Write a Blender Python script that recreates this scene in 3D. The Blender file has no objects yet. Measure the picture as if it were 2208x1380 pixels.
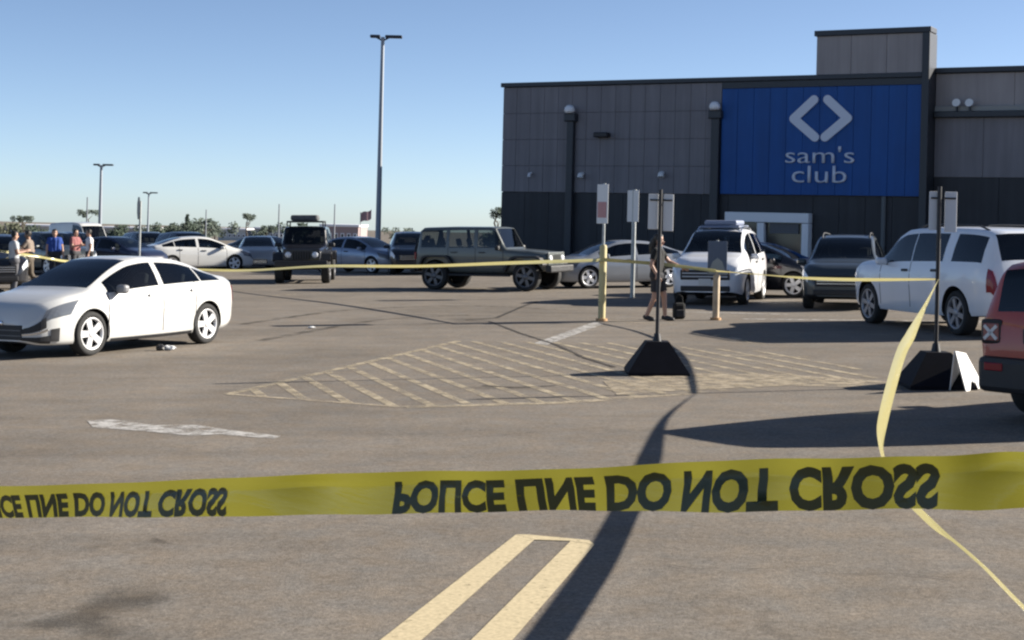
import bpy, bmesh, math, random
from mathutils import Vector, Matrix, Euler, noise
R = math.radians
random.seed(7)
S = bpy.context.scene
COL = S.collection

# ------------------------------------------------------------------ camera, sky, sun, exposure
ROLL = R(1.4)                      # the lot drains to the left by this much; the camera is held square to the lot
F = 3400.0; U0 = 1104.0; V0 = 480.0; CH = 2.0
RG = Matrix.Rotation(-ROLL, 4, 'Y')
cam_d = bpy.data.cameras.new('camera'); cam = bpy.data.objects.new('camera', cam_d); COL.objects.link(cam)
cam_d.sensor_width = 36.0; cam_d.lens = F / 2208 * 36.0
cam_d.shift_y = -(690 - V0) / 2208
cam_d.clip_start = 0.1; cam_d.clip_end = 6000
cam.location = RG @ Vector((0, 0, CH)); cam.rotation_euler = (R(90), -ROLL, 0)
S.camera = cam
SUN_EL = 24.0; SUN_AZ = 14.0   # the sun stands to the right, a little behind the store
world = bpy.data.worlds.new('World'); S.world = world; world.use_nodes = True
wn = world.node_tree; wn.nodes.clear()
sky = wn.nodes.new('ShaderNodeTexSky'); sky.sky_type = 'NISHITA'; sky.sun_disc = False
sky.sun_elevation = R(SUN_EL); sky.sun_rotation = R(90 - SUN_AZ); sky.altitude = 0
sky.air_density = 0.45; sky.dust_density = 0.3; sky.ozone_density = 1.0
bg = wn.nodes.new('ShaderNodeBackground'); bg.inputs[1].default_value = 0.069
wo = wn.nodes.new('ShaderNodeOutputWorld')
wn.links.new(sky.outputs[0], bg.inputs[0]); wn.links.new(bg.outputs[0], wo.inputs[0])
sd = bpy.data.lights.new('sun', 'SUN'); sd.energy = 5.0; sd.angle = R(0.5); sd.color = (1.0, 0.93, 0.82)
sun = bpy.data.objects.new('sun', sd); COL.objects.link(sun)
sun.rotation_euler = (0, R(90 - SUN_EL), R(SUN_AZ)); sun.location = (60, 0, 40)
S.view_settings.view_transform = 'Standard'; S.view_settings.look = 'None'
S.view_settings.exposure = 1.22; S.view_settings.gamma = 1.0; S.view_settings.use_curve_mapping = False
S.cycles.filter_width = 2.3
S.cycles.max_bounces = 6

# ------------------------------------------------------------------ helpers
def at(u, v, s):                   # a point of the lot frame from a bearing, a height bearing and a scale (px per metre)
    return RG @ Vector(((u - U0) / s, F / s, CH - (v - V0) / s))
def drop(y): return .006 * max(0.0, y - 60)   # beyond the rows of cars the land falls away gently
def G(x, y, z=0.0):                # lot coordinates -> world
    return RG @ Vector((x, y, z))
def gpix(u, v):
    s = (v - V0) / CH
    return ((u - U0) / s, F / s)

MATS = {}
def mat(name, col, rough=0.6, metal=0.0, coat=0.0, spec=0.5, noise_amt=0.0, noise_scale=8.0, emit=None, transl=0.0):
    if name in MATS: return MATS[name]
    m = bpy.data.materials.new(name); m.use_nodes = True; nt = m.node_tree
    b = nt.nodes['Principled BSDF']
    b.inputs['Base Color'].default_value = (*col, 1); b.inputs['Roughness'].default_value = rough
    b.inputs['Metallic'].default_value = metal; b.inputs['Coat Weight'].default_value = coat
    b.inputs['Specular IOR Level'].default_value = spec
    if noise_amt:
        tc = nt.nodes.new('ShaderNodeTexCoord'); n = nt.nodes.new('ShaderNodeTexNoise')
        n.inputs['Scale'].default_value = noise_scale; n.inputs['Detail'].default_value = 6
        mr = nt.nodes.new('ShaderNodeMapRange'); mr.inputs[1].default_value = 0.3; mr.inputs[2].default_value = 0.7
        mr.inputs[3].default_value = 1 - noise_amt; mr.inputs[4].default_value = 1 + noise_amt
        mx = nt.nodes.new('ShaderNodeVectorMath'); mx.operation = 'SCALE'; mx.inputs[0].default_value = col
        nt.links.new(tc.outputs['Object'], n.inputs['Vector']); nt.links.new(n.outputs[0], mr.inputs[0])
        nt.links.new(mr.outputs[0], mx.inputs['Scale']); nt.links.new(mx.outputs[0], b.inputs['Base Color'])
    if emit:
        b.inputs['Emission Color'].default_value = (*emit[:3], 1); b.inputs['Emission Strength'].default_value = emit[3]
    if transl:
        t = nt.nodes.new('ShaderNodeBsdfTranslucent'); t.inputs[0].default_value = (*col, 1)
        mxs = nt.nodes.new('ShaderNodeMixShader'); mxs.inputs[0].default_value = transl
        out = nt.nodes['Material Output']
        nt.links.new(b.outputs[0], mxs.inputs[1]); nt.links.new(t.outputs[0], mxs.inputs[2]); nt.links.new(mxs.outputs[0], out.inputs[0])
    MATS[name] = m; return m

def link(name, me, m=None, parent=None):
    o = bpy.data.objects.new(name, me); COL.objects.link(o)
    if m is not None:
        if len(me.materials) == 0: me.materials.append(m)
    if parent is not None: o.parent = parent
    return o
def tag(o, label, cat, group=None):
    o['label'] = label; o['category'] = cat
    if group: o['group'] = group
    return o
def thing(name, label, cat, mw=None, group=None):
    o = bpy.data.objects.new(name, None); COL.objects.link(o); o.empty_display_size = 0.2
    if mw is not None: o.matrix_world = mw
    return tag(o, label, cat, group)
def tilted(x, y, head=0.0, z=0.0):   # a thing that stands on the sloping lot
    return RG @ Matrix.Translation((x, y, z - drop(y))) @ Matrix.Rotation(head, 4, 'Z')
def plumb(x, y, head=0.0, z=0.0):    # a thing that stands upright on the lot
    return Matrix.Translation(G(x, y, z - drop(y))) @ Matrix.Rotation(head, 4, 'Z')

class MB:
    def __init__(self): self.v = []; self.f = []; self.sm = []
    def add(self, vs, fs, smooth=False):
        o = len(self.v); self.v += [tuple(p) for p in vs]; self.f += [tuple(i + o for i in f) for f in fs]; self.sm += [smooth] * len(fs)
    def box(self, x0, x1, y0, y1, z0, z1, M=None):
        vs = [Vector((x, y, z)) for z in (z0, z1) for y in (y0, y1) for x in (x0, x1)]
        if M is not None: vs = [M @ p for p in vs]
        self.add(vs, [(0, 2, 3, 1), (4, 5, 7, 6), (0, 1, 5, 4), (2, 6, 7, 3), (0, 4, 6, 2), (1, 3, 7, 5)])
    def bbox(self, x0, x1, y0, y1, z0, z1, b=0.02, M=None):   # bevelled box: 24 corners via chamfer on all edges
        cx, cy, cz = (x0+x1)/2, (y0+y1)/2, (z0+z1)/2; hx, hy, hz = abs(x1-x0)/2, abs(y1-y0)/2, abs(z1-z0)/2
        b = min(b, hx*.9, hy*.9, hz*.9); bm = bmesh.new(); bmesh.ops.create_cube(bm, size=2)
        for p in bm.verts: p.co = Vector((p.co.x*hx+cx, p.co.y*hy+cy, p.co.z*hz+cz))
        bmesh.ops.bevel(bm, geom=list(bm.edges), offset=b, segments=2, affect='EDGES', profile=0.5)
        bm.verts.index_update(); vs = [p.co.copy() for p in bm.verts]
        if M is not None: vs = [M @ p for p in vs]
        self.add(vs, [[q.index for q in f.verts] for f in bm.faces]); bm.free()
    def tube(self, pts, rad, n=10, cap=True, smooth=True):
        pts = [Vector(p) for p in pts]; rads = rad if isinstance(rad, (list, tuple)) else [rad] * len(pts)
        rings = []; ref = None
        for i, p in enumerate(pts):
            d = (pts[min(i+1, len(pts)-1)] - pts[max(i-1, 0)]).normalized()
            if ref is None:
                ref = Vector((1, 0, 0)) if abs(d.x) < .9 else Vector((0, 1, 0))
            a = (ref - d * ref.dot(d)).normalized(); ref = a; b = d.cross(a)
            rings.append([p + (a * math.cos(2*math.pi*k/n) + b * math.sin(2*math.pi*k/n)) * rads[i] for k in range(n)])
        vs = [q for r in rings for q in r]; fs = []
        for i in range(len(pts)-1):
            for k in range(n): fs.append((i*n+k, i*n+(k+1)%n, (i+1)*n+(k+1)%n, (i+1)*n+k))
        self.add(vs, fs, smooth)
        if cap:
            self.add(rings[0], [tuple(reversed(range(n)))]); self.add(rings[-1], [tuple(range(n))])
    def lathe(self, prof, n=24, axis='Z', M=None, smooth=True):   # prof: (r, h)
        vs = []
        for r, h in prof:
            for k in range(n):
                a = 2*math.pi*k/n; c, s_ = math.cos(a)*r, math.sin(a)*r
                p = Vector((c, s_, h)) if axis == 'Z' else (Vector((c, h, s_)) if axis == 'Y' else Vector((h, c, s_)))
                vs.append(M @ p if M is not None else p)
        fs = []
        for i in range(len(prof)-1):
            for k in range(n): fs.append((i*n+k, i*n+(k+1)%n, (i+1)*n+(k+1)%n, (i+1)*n+k))
        self.add(vs, fs, smooth)
    def poly(self, pts): self.add(pts, [tuple(range(len(pts)))])
    def prism(self, pts2, y0, y1):   # outline in xz, extruded along y
        n = len(pts2); vs = [(p[0], y0, p[1]) for p in pts2] + [(p[0], y1, p[1]) for p in pts2]
        self.add(vs, [tuple(range(n)), tuple(reversed(range(n, 2*n)))] + [(i, i+n, (i+1)%n+n, (i+1)%n) for i in range(n)])
    def mesh(self, name='mesh', fix=True):
        me = bpy.data.meshes.new(name); me.from_pydata(self.v, [], self.f); me.update()
        me.polygons.foreach_set('use_smooth', self.sm)
        if fix:
            bm = bmesh.new(); bm.from_mesh(me); bmesh.ops.recalc_face_normals(bm, faces=bm.faces); bm.to_mesh(me); bm.free()
        return me
    def build(self, name, m, parent=None, fix=True): return link(name, self.mesh(name, fix), m, parent)

def pchip(keys):
    keys = sorted(keys); xs = [k[0] for k in keys]; ys = [k[1] for k in keys]; n = len(xs)
    h = [xs[i+1]-xs[i] for i in range(n-1)]; d = [(ys[i+1]-ys[i])/h[i] for i in range(n-1)]
    m = [0]*n; m[0] = d[0]; m[-1] = d[-1]
    for i in range(1, n-1):
        if d[i-1]*d[i] > 0:
            w1 = 2*h[i]+h[i-1]; w2 = h[i]+2*h[i-1]; m[i] = (w1+w2)/(w1/d[i-1]+w2/d[i])
    def f(x):
        if x <= xs[0]: return ys[0]
        if x >= xs[-1]: return ys[-1]
        i = 0
        while x > xs[i+1]: i += 1
        t = (x-xs[i])/h[i]
        return (1+2*t)*(1-t)**2*ys[i]+t*(1-t)**2*h[i]*m[i]+t*t*(3-2*t)*ys[i+1]+t*t*(t-1)*h[i]*m[i+1]
    return f
def lin(keys):
    keys = sorted(keys)
    def f(x):
        if x <= keys[0][0]: return keys[0][1]
        for a, b in zip(keys, keys[1:]):
            if x <= b[0]: return a[1]+(b[1]-a[1])*(x-a[0])/(b[0]-a[0])
        return keys[-1][1]
    return f

def text_mesh(body, size=1.0, offset=0.0, extrude=0.0, res=3):
    cu = bpy.data.curves.new('lettering', 'FONT'); cu.body = body; cu.size = size; cu.offset = offset; cu.extrude = extrude
    cu.resolution_u = res; cu.align_x = 'LEFT'
    o = bpy.data.objects.new('lettering', cu); COL.objects.link(o)
    dg = bpy.context.evaluated_depsgraph_get(); dg.update()
    me = bpy.data.meshes.new_from_object(o.evaluated_get(dg)); bpy.data.objects.remove(o); bpy.data.curves.remove(cu)
    me.materials.clear()
    return me

# ------------------------------------------------------------------ shared materials
M_trim = mat('black plastic', (0.018, 0.018, 0.02), 0.55)
M_tyre = mat('tyre rubber', (0.02, 0.02, 0.02), 0.85)
M_rim = mat('alloy', (0.72, 0.72, 0.73), 0.32, 0.35)
M_rimdark = mat('dark alloy', (0.12, 0.12, 0.13), 0.4, 0.6)
def glass_mat(name, tint):
    m = bpy.data.materials.new(name); m.use_nodes = True; nt = m.node_tree; N = nt.nodes; N.remove(N['Principled BSDF'])
    fr = N.new('ShaderNodeFresnel'); fr.inputs[0].default_value = 1.5; tr = N.new('ShaderNodeBsdfTransparent'); tr.inputs[0].default_value = (*tint, 1)
    gl = N.new('ShaderNodeBsdfGlossy'); gl.inputs['Roughness'].default_value = .03; gl.inputs[0].default_value = (.9, .93, .95, 1); mx = N.new('ShaderNodeMixShader')
    nt.links.new(fr.outputs[0], mx.inputs[0]); nt.links.new(tr.outputs[0], mx.inputs[1]); nt.links.new(gl.outputs[0], mx.inputs[2]); nt.links.new(mx.outputs[0], N['Material Output'].inputs[0]); return m
M_glass = glass_mat('car glass', (.42, .46, .46))
M_lining = mat('dark interior', (.022, .022, .024), .85); M_seat = mat('seat cloth', (.05, .05, .052), .9)
M_glass2 = glass_mat('tinted glass', (.10, .11, .13))
M_lamp = mat('lamp lens', (0.75, 0.77, 0.8), 0.12, 0.1)
M_tail = mat('tail lens', (0.22, 0.008, 0.02), 0.15)
M_well = mat('wheel well', (0.008, 0.008, 0.008), 0.9)
M_chrome = mat('chrome', (0.7, 0.7, 0.72), 0.15, 1.0)
M_seam = mat('door seam', (0.03, 0.03, 0.035), 0.7)
M_plate = mat('number plate', (0.6, 0.6, 0.58), 0.5)
M_steel = mat('galvanised steel', (0.34, 0.36, 0.36), 0.5, 0.4, noise_amt=.15)
M_black = mat('black powder coat', (0.012, 0.012, 0.015), 0.5)
M_white = mat('white paint', (0.75, 0.75, 0.74), 0.5)
M_signw = mat('sign white', (0.62, 0.63, 0.64), 0.45)
def paint(name, col, rough=0.28, metal=0.0): return mat(name, col, rough, metal, 0.6, 0.5, noise_amt=.03, noise_scale=2)

# ------------------------------------------------------------------ ground
def ground_material():
    m = bpy.data.materials.new('worn asphalt'); m.use_nodes = True; nt = m.node_tree; N = nt.nodes; L = nt.links
    b = N['Principled BSDF']; b.inputs['Roughness'].default_value = 0.95; b.inputs['Specular IOR Level'].default_value = 0.12
    tc = N.new('ShaderNodeTexCoord')
    def nz(scale, detail=5, rough=.6, vec=None, dist=0.0):
        n = N.new('ShaderNodeTexNoise'); n.inputs['Scale'].default_value = scale; n.inputs['Detail'].default_value = detail
        n.inputs['Roughness'].default_value = rough; n.inputs['Distortion'].default_value = dist
        L.new(vec if vec is not None else tc.outputs['Object'], n.inputs['Vector']); return n.outputs[0]
    def ramp(sock, a, bb, lo, hi):
        r = N.new('ShaderNodeMapRange'); r.inputs[1].default_value = a; r.inputs[2].default_value = bb
        r.inputs[3].default_value = lo; r.inputs[4].default_value = hi; L.new(sock, r.inputs[0]); return r.outputs[0]
    def mul(a, c):
        q = N.new('ShaderNodeMath'); q.operation = 'MULTIPLY'; L.new(a, q.inputs[0])
        if isinstance(c, float): q.inputs[1].default_value = c
        else: L.new(c, q.inputs[1])
        return q.outputs[0]
    speck = ramp(nz(60, 3, .7), .28, .72, .66, 1.36)
    fine = ramp(nz(22, 4, .6), .3, .7, .80, 1.20)
    mid = ramp(nz(1.7, 6, .6), .3, .7, .9, 1.09)
    big = ramp(nz(.16, 5, .55, dist=.8), .3, .7, .84, 1.13)
    # long drag marks running across the lot
    mp = N.new('ShaderNodeMapping'); mp.inputs['Scale'].default_value = (.25, 1.6, 1); L.new(tc.outputs['Object'], mp.inputs[0])
    streak = ramp(nz(.9, 5, .6, mp.outputs[0], .6), .32, .68, .9, 1.08)
    k = mul(mul(mul(speck, fine), mul(mid, big)), streak)
    # oil stains
    warp = N.new('ShaderNodeTexNoise'); warp.inputs['Scale'].default_value = 2.2; warp.inputs['Detail'].default_value = 5
    L.new(tc.outputs['Object'], warp.inputs['Vector'])
    sub = N.new('ShaderNodeVectorMath'); sub.operation = 'SUBTRACT'; sub.inputs[1].default_value = (.5, .5, .5); L.new(warp.outputs['Color'], sub.inputs[0])
    sc = N.new('ShaderNodeVectorMath'); sc.operation = 'SCALE'; sc.inputs['Scale'].default_value = 1.1; L.new(sub.outputs[0], sc.inputs[0])
    add = N.new('ShaderNodeVectorMath'); add.operation = 'ADD'; L.new(tc.outputs['Object'], add.inputs[0]); L.new(sc.outputs[0], add.inputs[1])
    for (sx, sy, rx, ry, amt) in OIL:
        s1 = N.new('ShaderNodeVectorMath'); s1.operation = 'SUBTRACT'; s1.inputs[1].default_value = (sx, sy, sx*math.tan(ROLL)); L.new(add.outputs[0], s1.inputs[0])
        s2 = N.new('ShaderNodeVectorMath'); s2.operation = 'MULTIPLY'; s2.inputs[1].default_value = (1/rx, 1/ry, 0); L.new(s1.outputs[0], s2.inputs[0])
        ln = N.new('ShaderNodeVectorMath'); ln.operation = 'LENGTH'; L.new(s2.outputs[0], ln.inputs[0])
        k = mul(k, ramp(ln.outputs['Value'], .35, 1.0, amt, 1.0))
    v = N.new('ShaderNodeVectorMath'); v.operation = 'SCALE'; L.new(k, v.inputs['Scale'])
    hue = N.new('ShaderNodeMix'); hue.data_type = 'RGBA'; hue.inputs[6].default_value = (ASPHALT[0]*.97, ASPHALT[1], ASPHALT[2]*1.06, 1); hue.inputs[7].default_value = (ASPHALT[0]*1.05, ASPHALT[1], ASPHALT[2]*.96, 1)
    L.new(ramp(nz(3.1, 6, .65), .35, .65, 0.0, 1.0), hue.inputs[0]); L.new(hue.outputs[2], v.inputs[0])
    L.new(v.outputs[0], b.inputs['Base Color'])
    bp = N.new('ShaderNodeBump'); bp.inputs['Strength'].default_value = .35; bp.inputs['Distance'].default_value = .01
    L.new(nz(60, 3, .7), bp.inputs['Height']); L.new(bp.outputs[0], b.inputs['Normal'])
    return m
ASPHALT = (0.186, 0.163, 0.134)
def oil(u, v, du, dv, amt):
    x, y = gpix(u, v); s = (v-V0)/CH; return (x, y, du/s, F*CH/(v-V0)**2*dv, amt)
OIL = [oil(230, 1325, 130, 70, .5), oil(330, 1165, 45, 14, .6), oil(190, 1175, 70, 16, .75), oil(1640, 1350, 60, 60, .82),
       oil(780, 690, 90, 7, .82), oil(1090, 836, 110, 6, .72), oil(700, 760, 200, 14, .88), oil(1010, 690, 60, 6, .75)]
mb = MB(); t = math.tan(ROLL)
xs = [-3500, -160, 160, 3500]; zs = [-160*t, -160*t, 160*t, 160*t]
for i in range(3):
    ys_ = (-60, 60, 5000)
    for j in range(2):
        d0, d1 = drop(ys_[j]), drop(ys_[j+1])
        mb.add([(xs[i], ys_[j], zs[i]-d0), (xs[i+1], ys_[j], zs[i+1]-d0), (xs[i+1], ys_[j+1], zs[i+1]-d1), (xs[i], ys_[j+1], zs[i]-d1)], [(0, 1, 2, 3)])
ground = mb.build('ground', ground_material(), fix=False); ground['kind'] = 'structure'

def worn(name, col, lo, hi, scale=9.0):
    m = bpy.data.materials.new(name); m.use_nodes = True; nt = m.node_tree; N = nt.nodes; L = nt.links
    b = N['Principled BSDF']; b.inputs['Roughness'].default_value = .85; b.inputs['Specular IOR Level'].default_value = .15
    tc = N.new('ShaderNodeTexCoord'); n = N.new('ShaderNodeTexNoise'); n.inputs['Scale'].default_value = scale; n.inputs['Detail'].default_value = 8; n.inputs['Roughness'].default_value = .72
    n2 = N.new('ShaderNodeTexNoise'); n2.inputs['Scale'].default_value = 40; n2.inputs['Detail'].default_value = 4
    L.new(tc.outputs['Object'], n.inputs['Vector']); L.new(tc.outputs['Object'], n2.inputs['Vector'])
    mr = N.new('ShaderNodeMapRange'); mr.inputs[1].default_value = lo; mr.inputs[2].default_value = hi; L.new(n.outputs[0], mr.inputs[0])
    m2 = N.new('ShaderNodeMapRange'); m2.inputs[1].default_value = .3; m2.inputs[2].default_value = .7; m2.inputs[3].default_value = .82; m2.inputs[4].default_value = 1.12; L.new(n2.outputs[0], m2.inputs[0])
    v = N.new('ShaderNodeVectorMath'); v.operation = 'SCALE'; v.inputs[0].default_value = col; L.new(m2.outputs[0], v.inputs['Scale']); L.new(v.outputs[0], b.inputs['Base Color'])
    tr = N.new('ShaderNodeBsdfTransparent'); mx = N.new('ShaderNodeMixShader'); out = N['Material Output']
    L.new(mr.outputs[0], mx.inputs[0]); L.new(tr.outputs[0], mx.inputs[1]); L.new(b.outputs[0], mx.inputs[2]); L.new(mx.outputs[0], out.inputs[0])
    return m
M_stall = worn('stall line paint', (.56, .465, .295), .22, .42, 14)
M_hatch = worn('hatch paint', (.45, .38, .27), .36, .62, 3.5)
M_wline = worn('white line paint', (.50, .48, .45), .36, .60, 6)
M_faint = worn('faded line paint', (.44, .37, .27), .36, .64, 4)
M_dkline = worn('dark line tone', (.07, .062, .055), .34, .5, 6)  # dark tone of the thin lines laid on the asphalt
def sheet(name, pts, m, z=.004, parent=ground):
    mb = MB(); mb.poly([G(x, y, z) for x, y in pts]); return mb.build(name, m, parent, fix=False)
def stripe(name, a, b, w, m, z=.004):
    a, b = Vector(a), Vector(b); d = (b-a).normalized(); n = Vector((-d.y, d.x))*w/2
    return sheet(name, [a-n, b-n, b+n, a+n], m, z)
# the hairpin stall line in front
def pix_poly(*uv): return [gpix(u, v) for u, v in uv]
P = pix_poly
sheet('stall_line', P((815, 1385), (905, 1385), (1152, 1165), (1112, 1154)), M_stall)
sheet('stall_line', P((1012, 1385), (1102, 1385), (1282, 1176), (1230, 1168)), M_stall)
sheet('stall_line', P((1112, 1153.5), (1152, 1165), (1230, 1167.5), (1282, 1175.5), (1270, 1166), (1140, 1154)), M_stall, .0045)
# worn white bar on the left
sheet('stop_bar', P((188, 908), (240, 905), (330, 917), (430, 917), (480, 926), (606, 941), (590, 947), (470, 937), (410, 940), (330, 932), (200, 922)), M_wline)
# hatched walkway
hx = [(-3.3, 18.35), (-1.15, 17.05), (.6, 17.5), (2.3, 18.6), (4.9, 20.4), (4.3, 24.2), (1.6, 26.2), (-.9, 26.6)]
def clip(a, b, poly):
    a, b = Vector(a), Vector(b); d = b-a; t0, t1 = 0, 1; n = len(poly); area = sum(poly[i][0]*poly[(i+1)%n][1]-poly[(i+1)%n][0]*poly[i][1] for i in range(n))
    for i in range(n):
        p, q = Vector(poly[i]), Vector(poly[(i+1) % n]); e = q-p; nn = Vector((-e.y, e.x))*(1 if area > 0 else -1)
        den = nn.dot(d); num = nn.dot(a-p)
        if abs(den) < 1e-9:
            if num < 0: return None
            continue
        tt = -num/den
        if den > 0: t0 = max(t0, tt)
        else: t1 = min(t1, tt)
    return (a+d*t0, a+d*t1) if t1-t0 > .02 else None
dd = Vector((.3, -1.0)).normalized()
for i in range(-6, 26):
    c = Vector((-3.0+.43*i, 20.0)); r = clip(c-dd*20, c+dd*20, hx)
    if r: stripe('hatch_stripe', r[0], r[1], .115, M_hatch)
stripe('hatch_border', hx[0], hx[7], .13, M_hatch, .0045)
stripe('hatch_border', hx[0], hx[1], .12, M_faint, .005); stripe('hatch_border', hx[1], hx[2], .2, M_hatch, .0047); stripe('hatch_border', hx[2], hx[3], .22, M_faint, .0049)
sheet('faded_band', P((1300, 822), (1480, 806), (1700, 808), (1960, 826), (1960, 840), (1700, 832), (1480, 842), (1330, 852)), M_faint, .0055)
# stall lines further out
sheet('stall_line', P((1150, 741), (1180, 744), (1302, 699), (1282, 694)), M_wline)
stripe('stall_line', gpix(1290, 692), gpix(1460, 700), .13, M_faint)
stripe('stall_line', gpix(1440, 672), gpix(1700, 678), .16, M_wline)
stripe('stall_line', gpix(1600, 688), gpix(2120, 694), .22, M_wline)
stripe('stall_line', gpix(1625, 653), gpix(1770, 654), .30, M_wline)
stripe('stall_line', gpix(1540, 722), gpix(1640, 742), .2, M_faint)
stripe('stall_line', gpix(1560, 766), gpix(1740, 770), .12, M_faint)
stripe('stall_line', gpix(560, 640), gpix(640, 634), .15, M_faint)
# dark lines on the asphalt
def seam(pts, w):
    for a, b in zip(pts, pts[1:]): stripe('dark_line', gpix(*a), gpix(*b), w, M_dkline, .006)
seam([(1055, 693), (1120, 718), (1200, 744), (1260, 772), (1325, 792)], .07)  # the far tape's shadow, painted on as a dark strip
seam([(1005, 690), (1070, 686), (1130, 660), (1160, 650)], .10)
seam([(1040, 832), (1110, 836), (1200, 832)], .05)

M_mark = worn('tyre rubber mark', (.085, .075, .065), .42, .75, 3)
def track(pts, w, m, name='tyre_mark', z=.0065):
    c_ = []; Q = [Vector(gpix(*p)) for p in pts]; Q = [Q[0]]+Q+[Q[-1]]
    for i in range(1, len(Q)-2):
        for k in range(8):
            t_ = k/8; a, b, c, d = Q[i-1:i+3]; c_.append(.5*((2*b)+(-a+c)*t_+(2*a-5*b+4*c-d)*t_*t_+(-a+3*b-3*c+d)*t_**3))
    c_.append(Q[-1]); mb = MB(); vs_ = []
    for i, p in enumerate(c_):
        d = (c_[min(i+1, len(c_)-1)]-c_[max(i-1, 0)]).normalized(); n = Vector((-d.y, d.x))*w/2; vs_ += [G(*(p-n), z), G(*(p+n), z)]
    mb.add(vs_, [(2*i, 2*i+1, 2*i+3, 2*i+2) for i in range(len(c_)-1)]); mb.build(name, m, ground, fix=False)
track([(520, 700), (760, 668), (1000, 660), (1200, 668)], .22, M_mark); track([(560, 735), (820, 690), (1010, 680)], .22, M_mark, z=.0068)
random.seed(21)
def crack(u0, v0, u1, v1, n, amp):
    track([(u0+(u1-u0)*i/n+random.uniform(-amp, amp), v0+(v1-v0)*i/n+random.uniform(-amp, amp)*.35) for i in range(n+1)], .014, M_mark, 'crack', .0074)
crack(1300, 1210, 2230, 1265, 9, 26); crack(120, 830, 640, 800, 7, 16); crack(640, 960, 1240, 930, 7, 14)
# ------------------------------------------------------------------ the store
CW = cam.location.copy()
AX, AY = -.56, 75.0; EX, EY = .868, -.4966
def wp(u, v):                       # bearing on the facade plane -> (distance along it, height)
    du, w = u-U0, V0-v; xp = du*math.cos(ROLL)-w*math.sin(ROLL); zp = du*math.sin(ROLL)+w*math.cos(ROLL)
    q = xp/F; tt = (AY*q-AX+CW.x)/(EX-EY*q); return tt, CW.z+zp/F*(AY+EY*tt)
M_wall = mat('grey cladding', (.19, .178, .19), .7, noise_amt=.06, noise_scale=.7)
M_wall_up = mat('taupe cladding', (.31, .28, .275), .75, noise_amt=.06, noise_scale=.5)
M_dark = mat('charcoal cladding', (.022, .023, .028), .6, noise_amt=.15, noise_scale=.8)
M_core = mat('joint shadow gap', (.09, .088, .095), .8)
M_cope = mat('metal coping', (.03, .034, .042), .45, .2)
M_blue = mat('blue cladding', (.004, .070, .27), .65, noise_amt=.05, noise_scale=.8)
M_logo = mat('white sign face', (.60, .64, .74), .5)
M_frame = mat('door frame', (.80, .80, .82), .5)
M_pane = mat('store glass', (.02, .022, .028), .08)
def streak(m, amt):
    nt = m.node_tree; b = nt.nodes['Principled BSDF']; src = b.inputs['Base Color'].links[0].from_socket
    tc = nt.nodes.new('ShaderNodeTexCoord'); mp = nt.nodes.new('ShaderNodeMapping'); mp.inputs['Scale'].default_value = (2.2, 2.2, .12); n = nt.nodes.new('ShaderNodeTexNoise'); n.inputs['Scale'].default_value = 1.3; n.inputs['Detail'].default_value = 7; n.inputs['Roughness'].default_value = .65
    mr = nt.nodes.new('ShaderNodeMapRange'); mr.inputs[1].default_value = .3; mr.inputs[2].default_value = .7; mr.inputs[3].default_value = 1-amt; mr.inputs[4].default_value = 1+amt; v = nt.nodes.new('ShaderNodeVectorMath'); v.operation = 'SCALE'
    nt.links.new(tc.outputs['Object'], mp.inputs[0]); nt.links.new(mp.outputs[0], n.inputs['Vector']); nt.links.new(n.outputs[0], mr.inputs[0]); nt.links.new(src, v.inputs[0]); nt.links.new(mr.outputs[0], v.inputs['Scale']); nt.links.new(v.outputs[0], b.inputs['Base Color'])
for m_, a_ in ((M_wall, .16), (M_wall_up, .12), (M_dark, .3), (M_blue, .12)): streak(m_, a_)
store = thing('warehouse_store', "big grey warehouse store with blue sign wall, tower and dark base", 'store',
              Matrix.Translation((AX, AY, 0)) @ Matrix.Rotation(math.atan2(EY, EX), 4, 'Z'))
t_blue0 = wp(1558, 300)[0]; t_blue1 = wp(1994, 300)[0]; t_tw0 = wp(1763, 110)[0]; t_tw1 = wp(2005, 110)[0]
Z_BASE = wp(1300, 416)[1]; Z_TOP = wp(1088, 187)[1]; Z_TW = wp(1885, 66)[1]
t_end = t_tw1+16; Z_WING = wp(2100, 148)[1]; Z_LEDGE = wp(2100, 240)[1]; Z_WB = wp(2100, 381)[1]
mb = MB(); mb.box(0, t_tw1, .06, 40, -1.5, Z_TOP); mb.build('wall', M_core, store)
mb = MB(); mb.box(t_tw1, t_end, .9, 40, -1.5, Z_WING); mb.build('wall', M_core, store)
mb = MB(); mb.box(t_tw0, t_tw1-.03, .05, .6, Z_TOP, Z_TW-.02); mb.build('tower', M_wall_up, store)
for k, (z0, z1) in enumerate(((Z_TOP+.12, Z_TW-.18),)):
    n = 3
    for i in range(n):
        a = t_tw0+(t_tw1-.25-t_tw0)*i/n; b = t_tw0+(t_tw1-.25-t_tw0)*(i+1)/n
        mb = MB(); mb.bbox(a+.006, b-.006, -.14, .06, z0, z1, .012); mb.build('panel', M_wall_up, store)
mb = MB(); mb.bbox(t_tw0-.08, t_tw1+.1, -.26, .68, Z_TW-.17, Z_TW+.06, .02); mb.build('coping', M_cope, store)
mb = MB(); mb.bbox(t_tw1-.25, t_tw1+.06, -.24, .9, 0, Z_TW-.17, .02); mb.build('corner_post', M_cope, store)
mb = MB(); mb.bbox(-.1, t_tw1-.26, -.2, .5, Z_TOP-.04, Z_TOP+.16, .02); mb.build('coping', M_cope, store)
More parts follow.
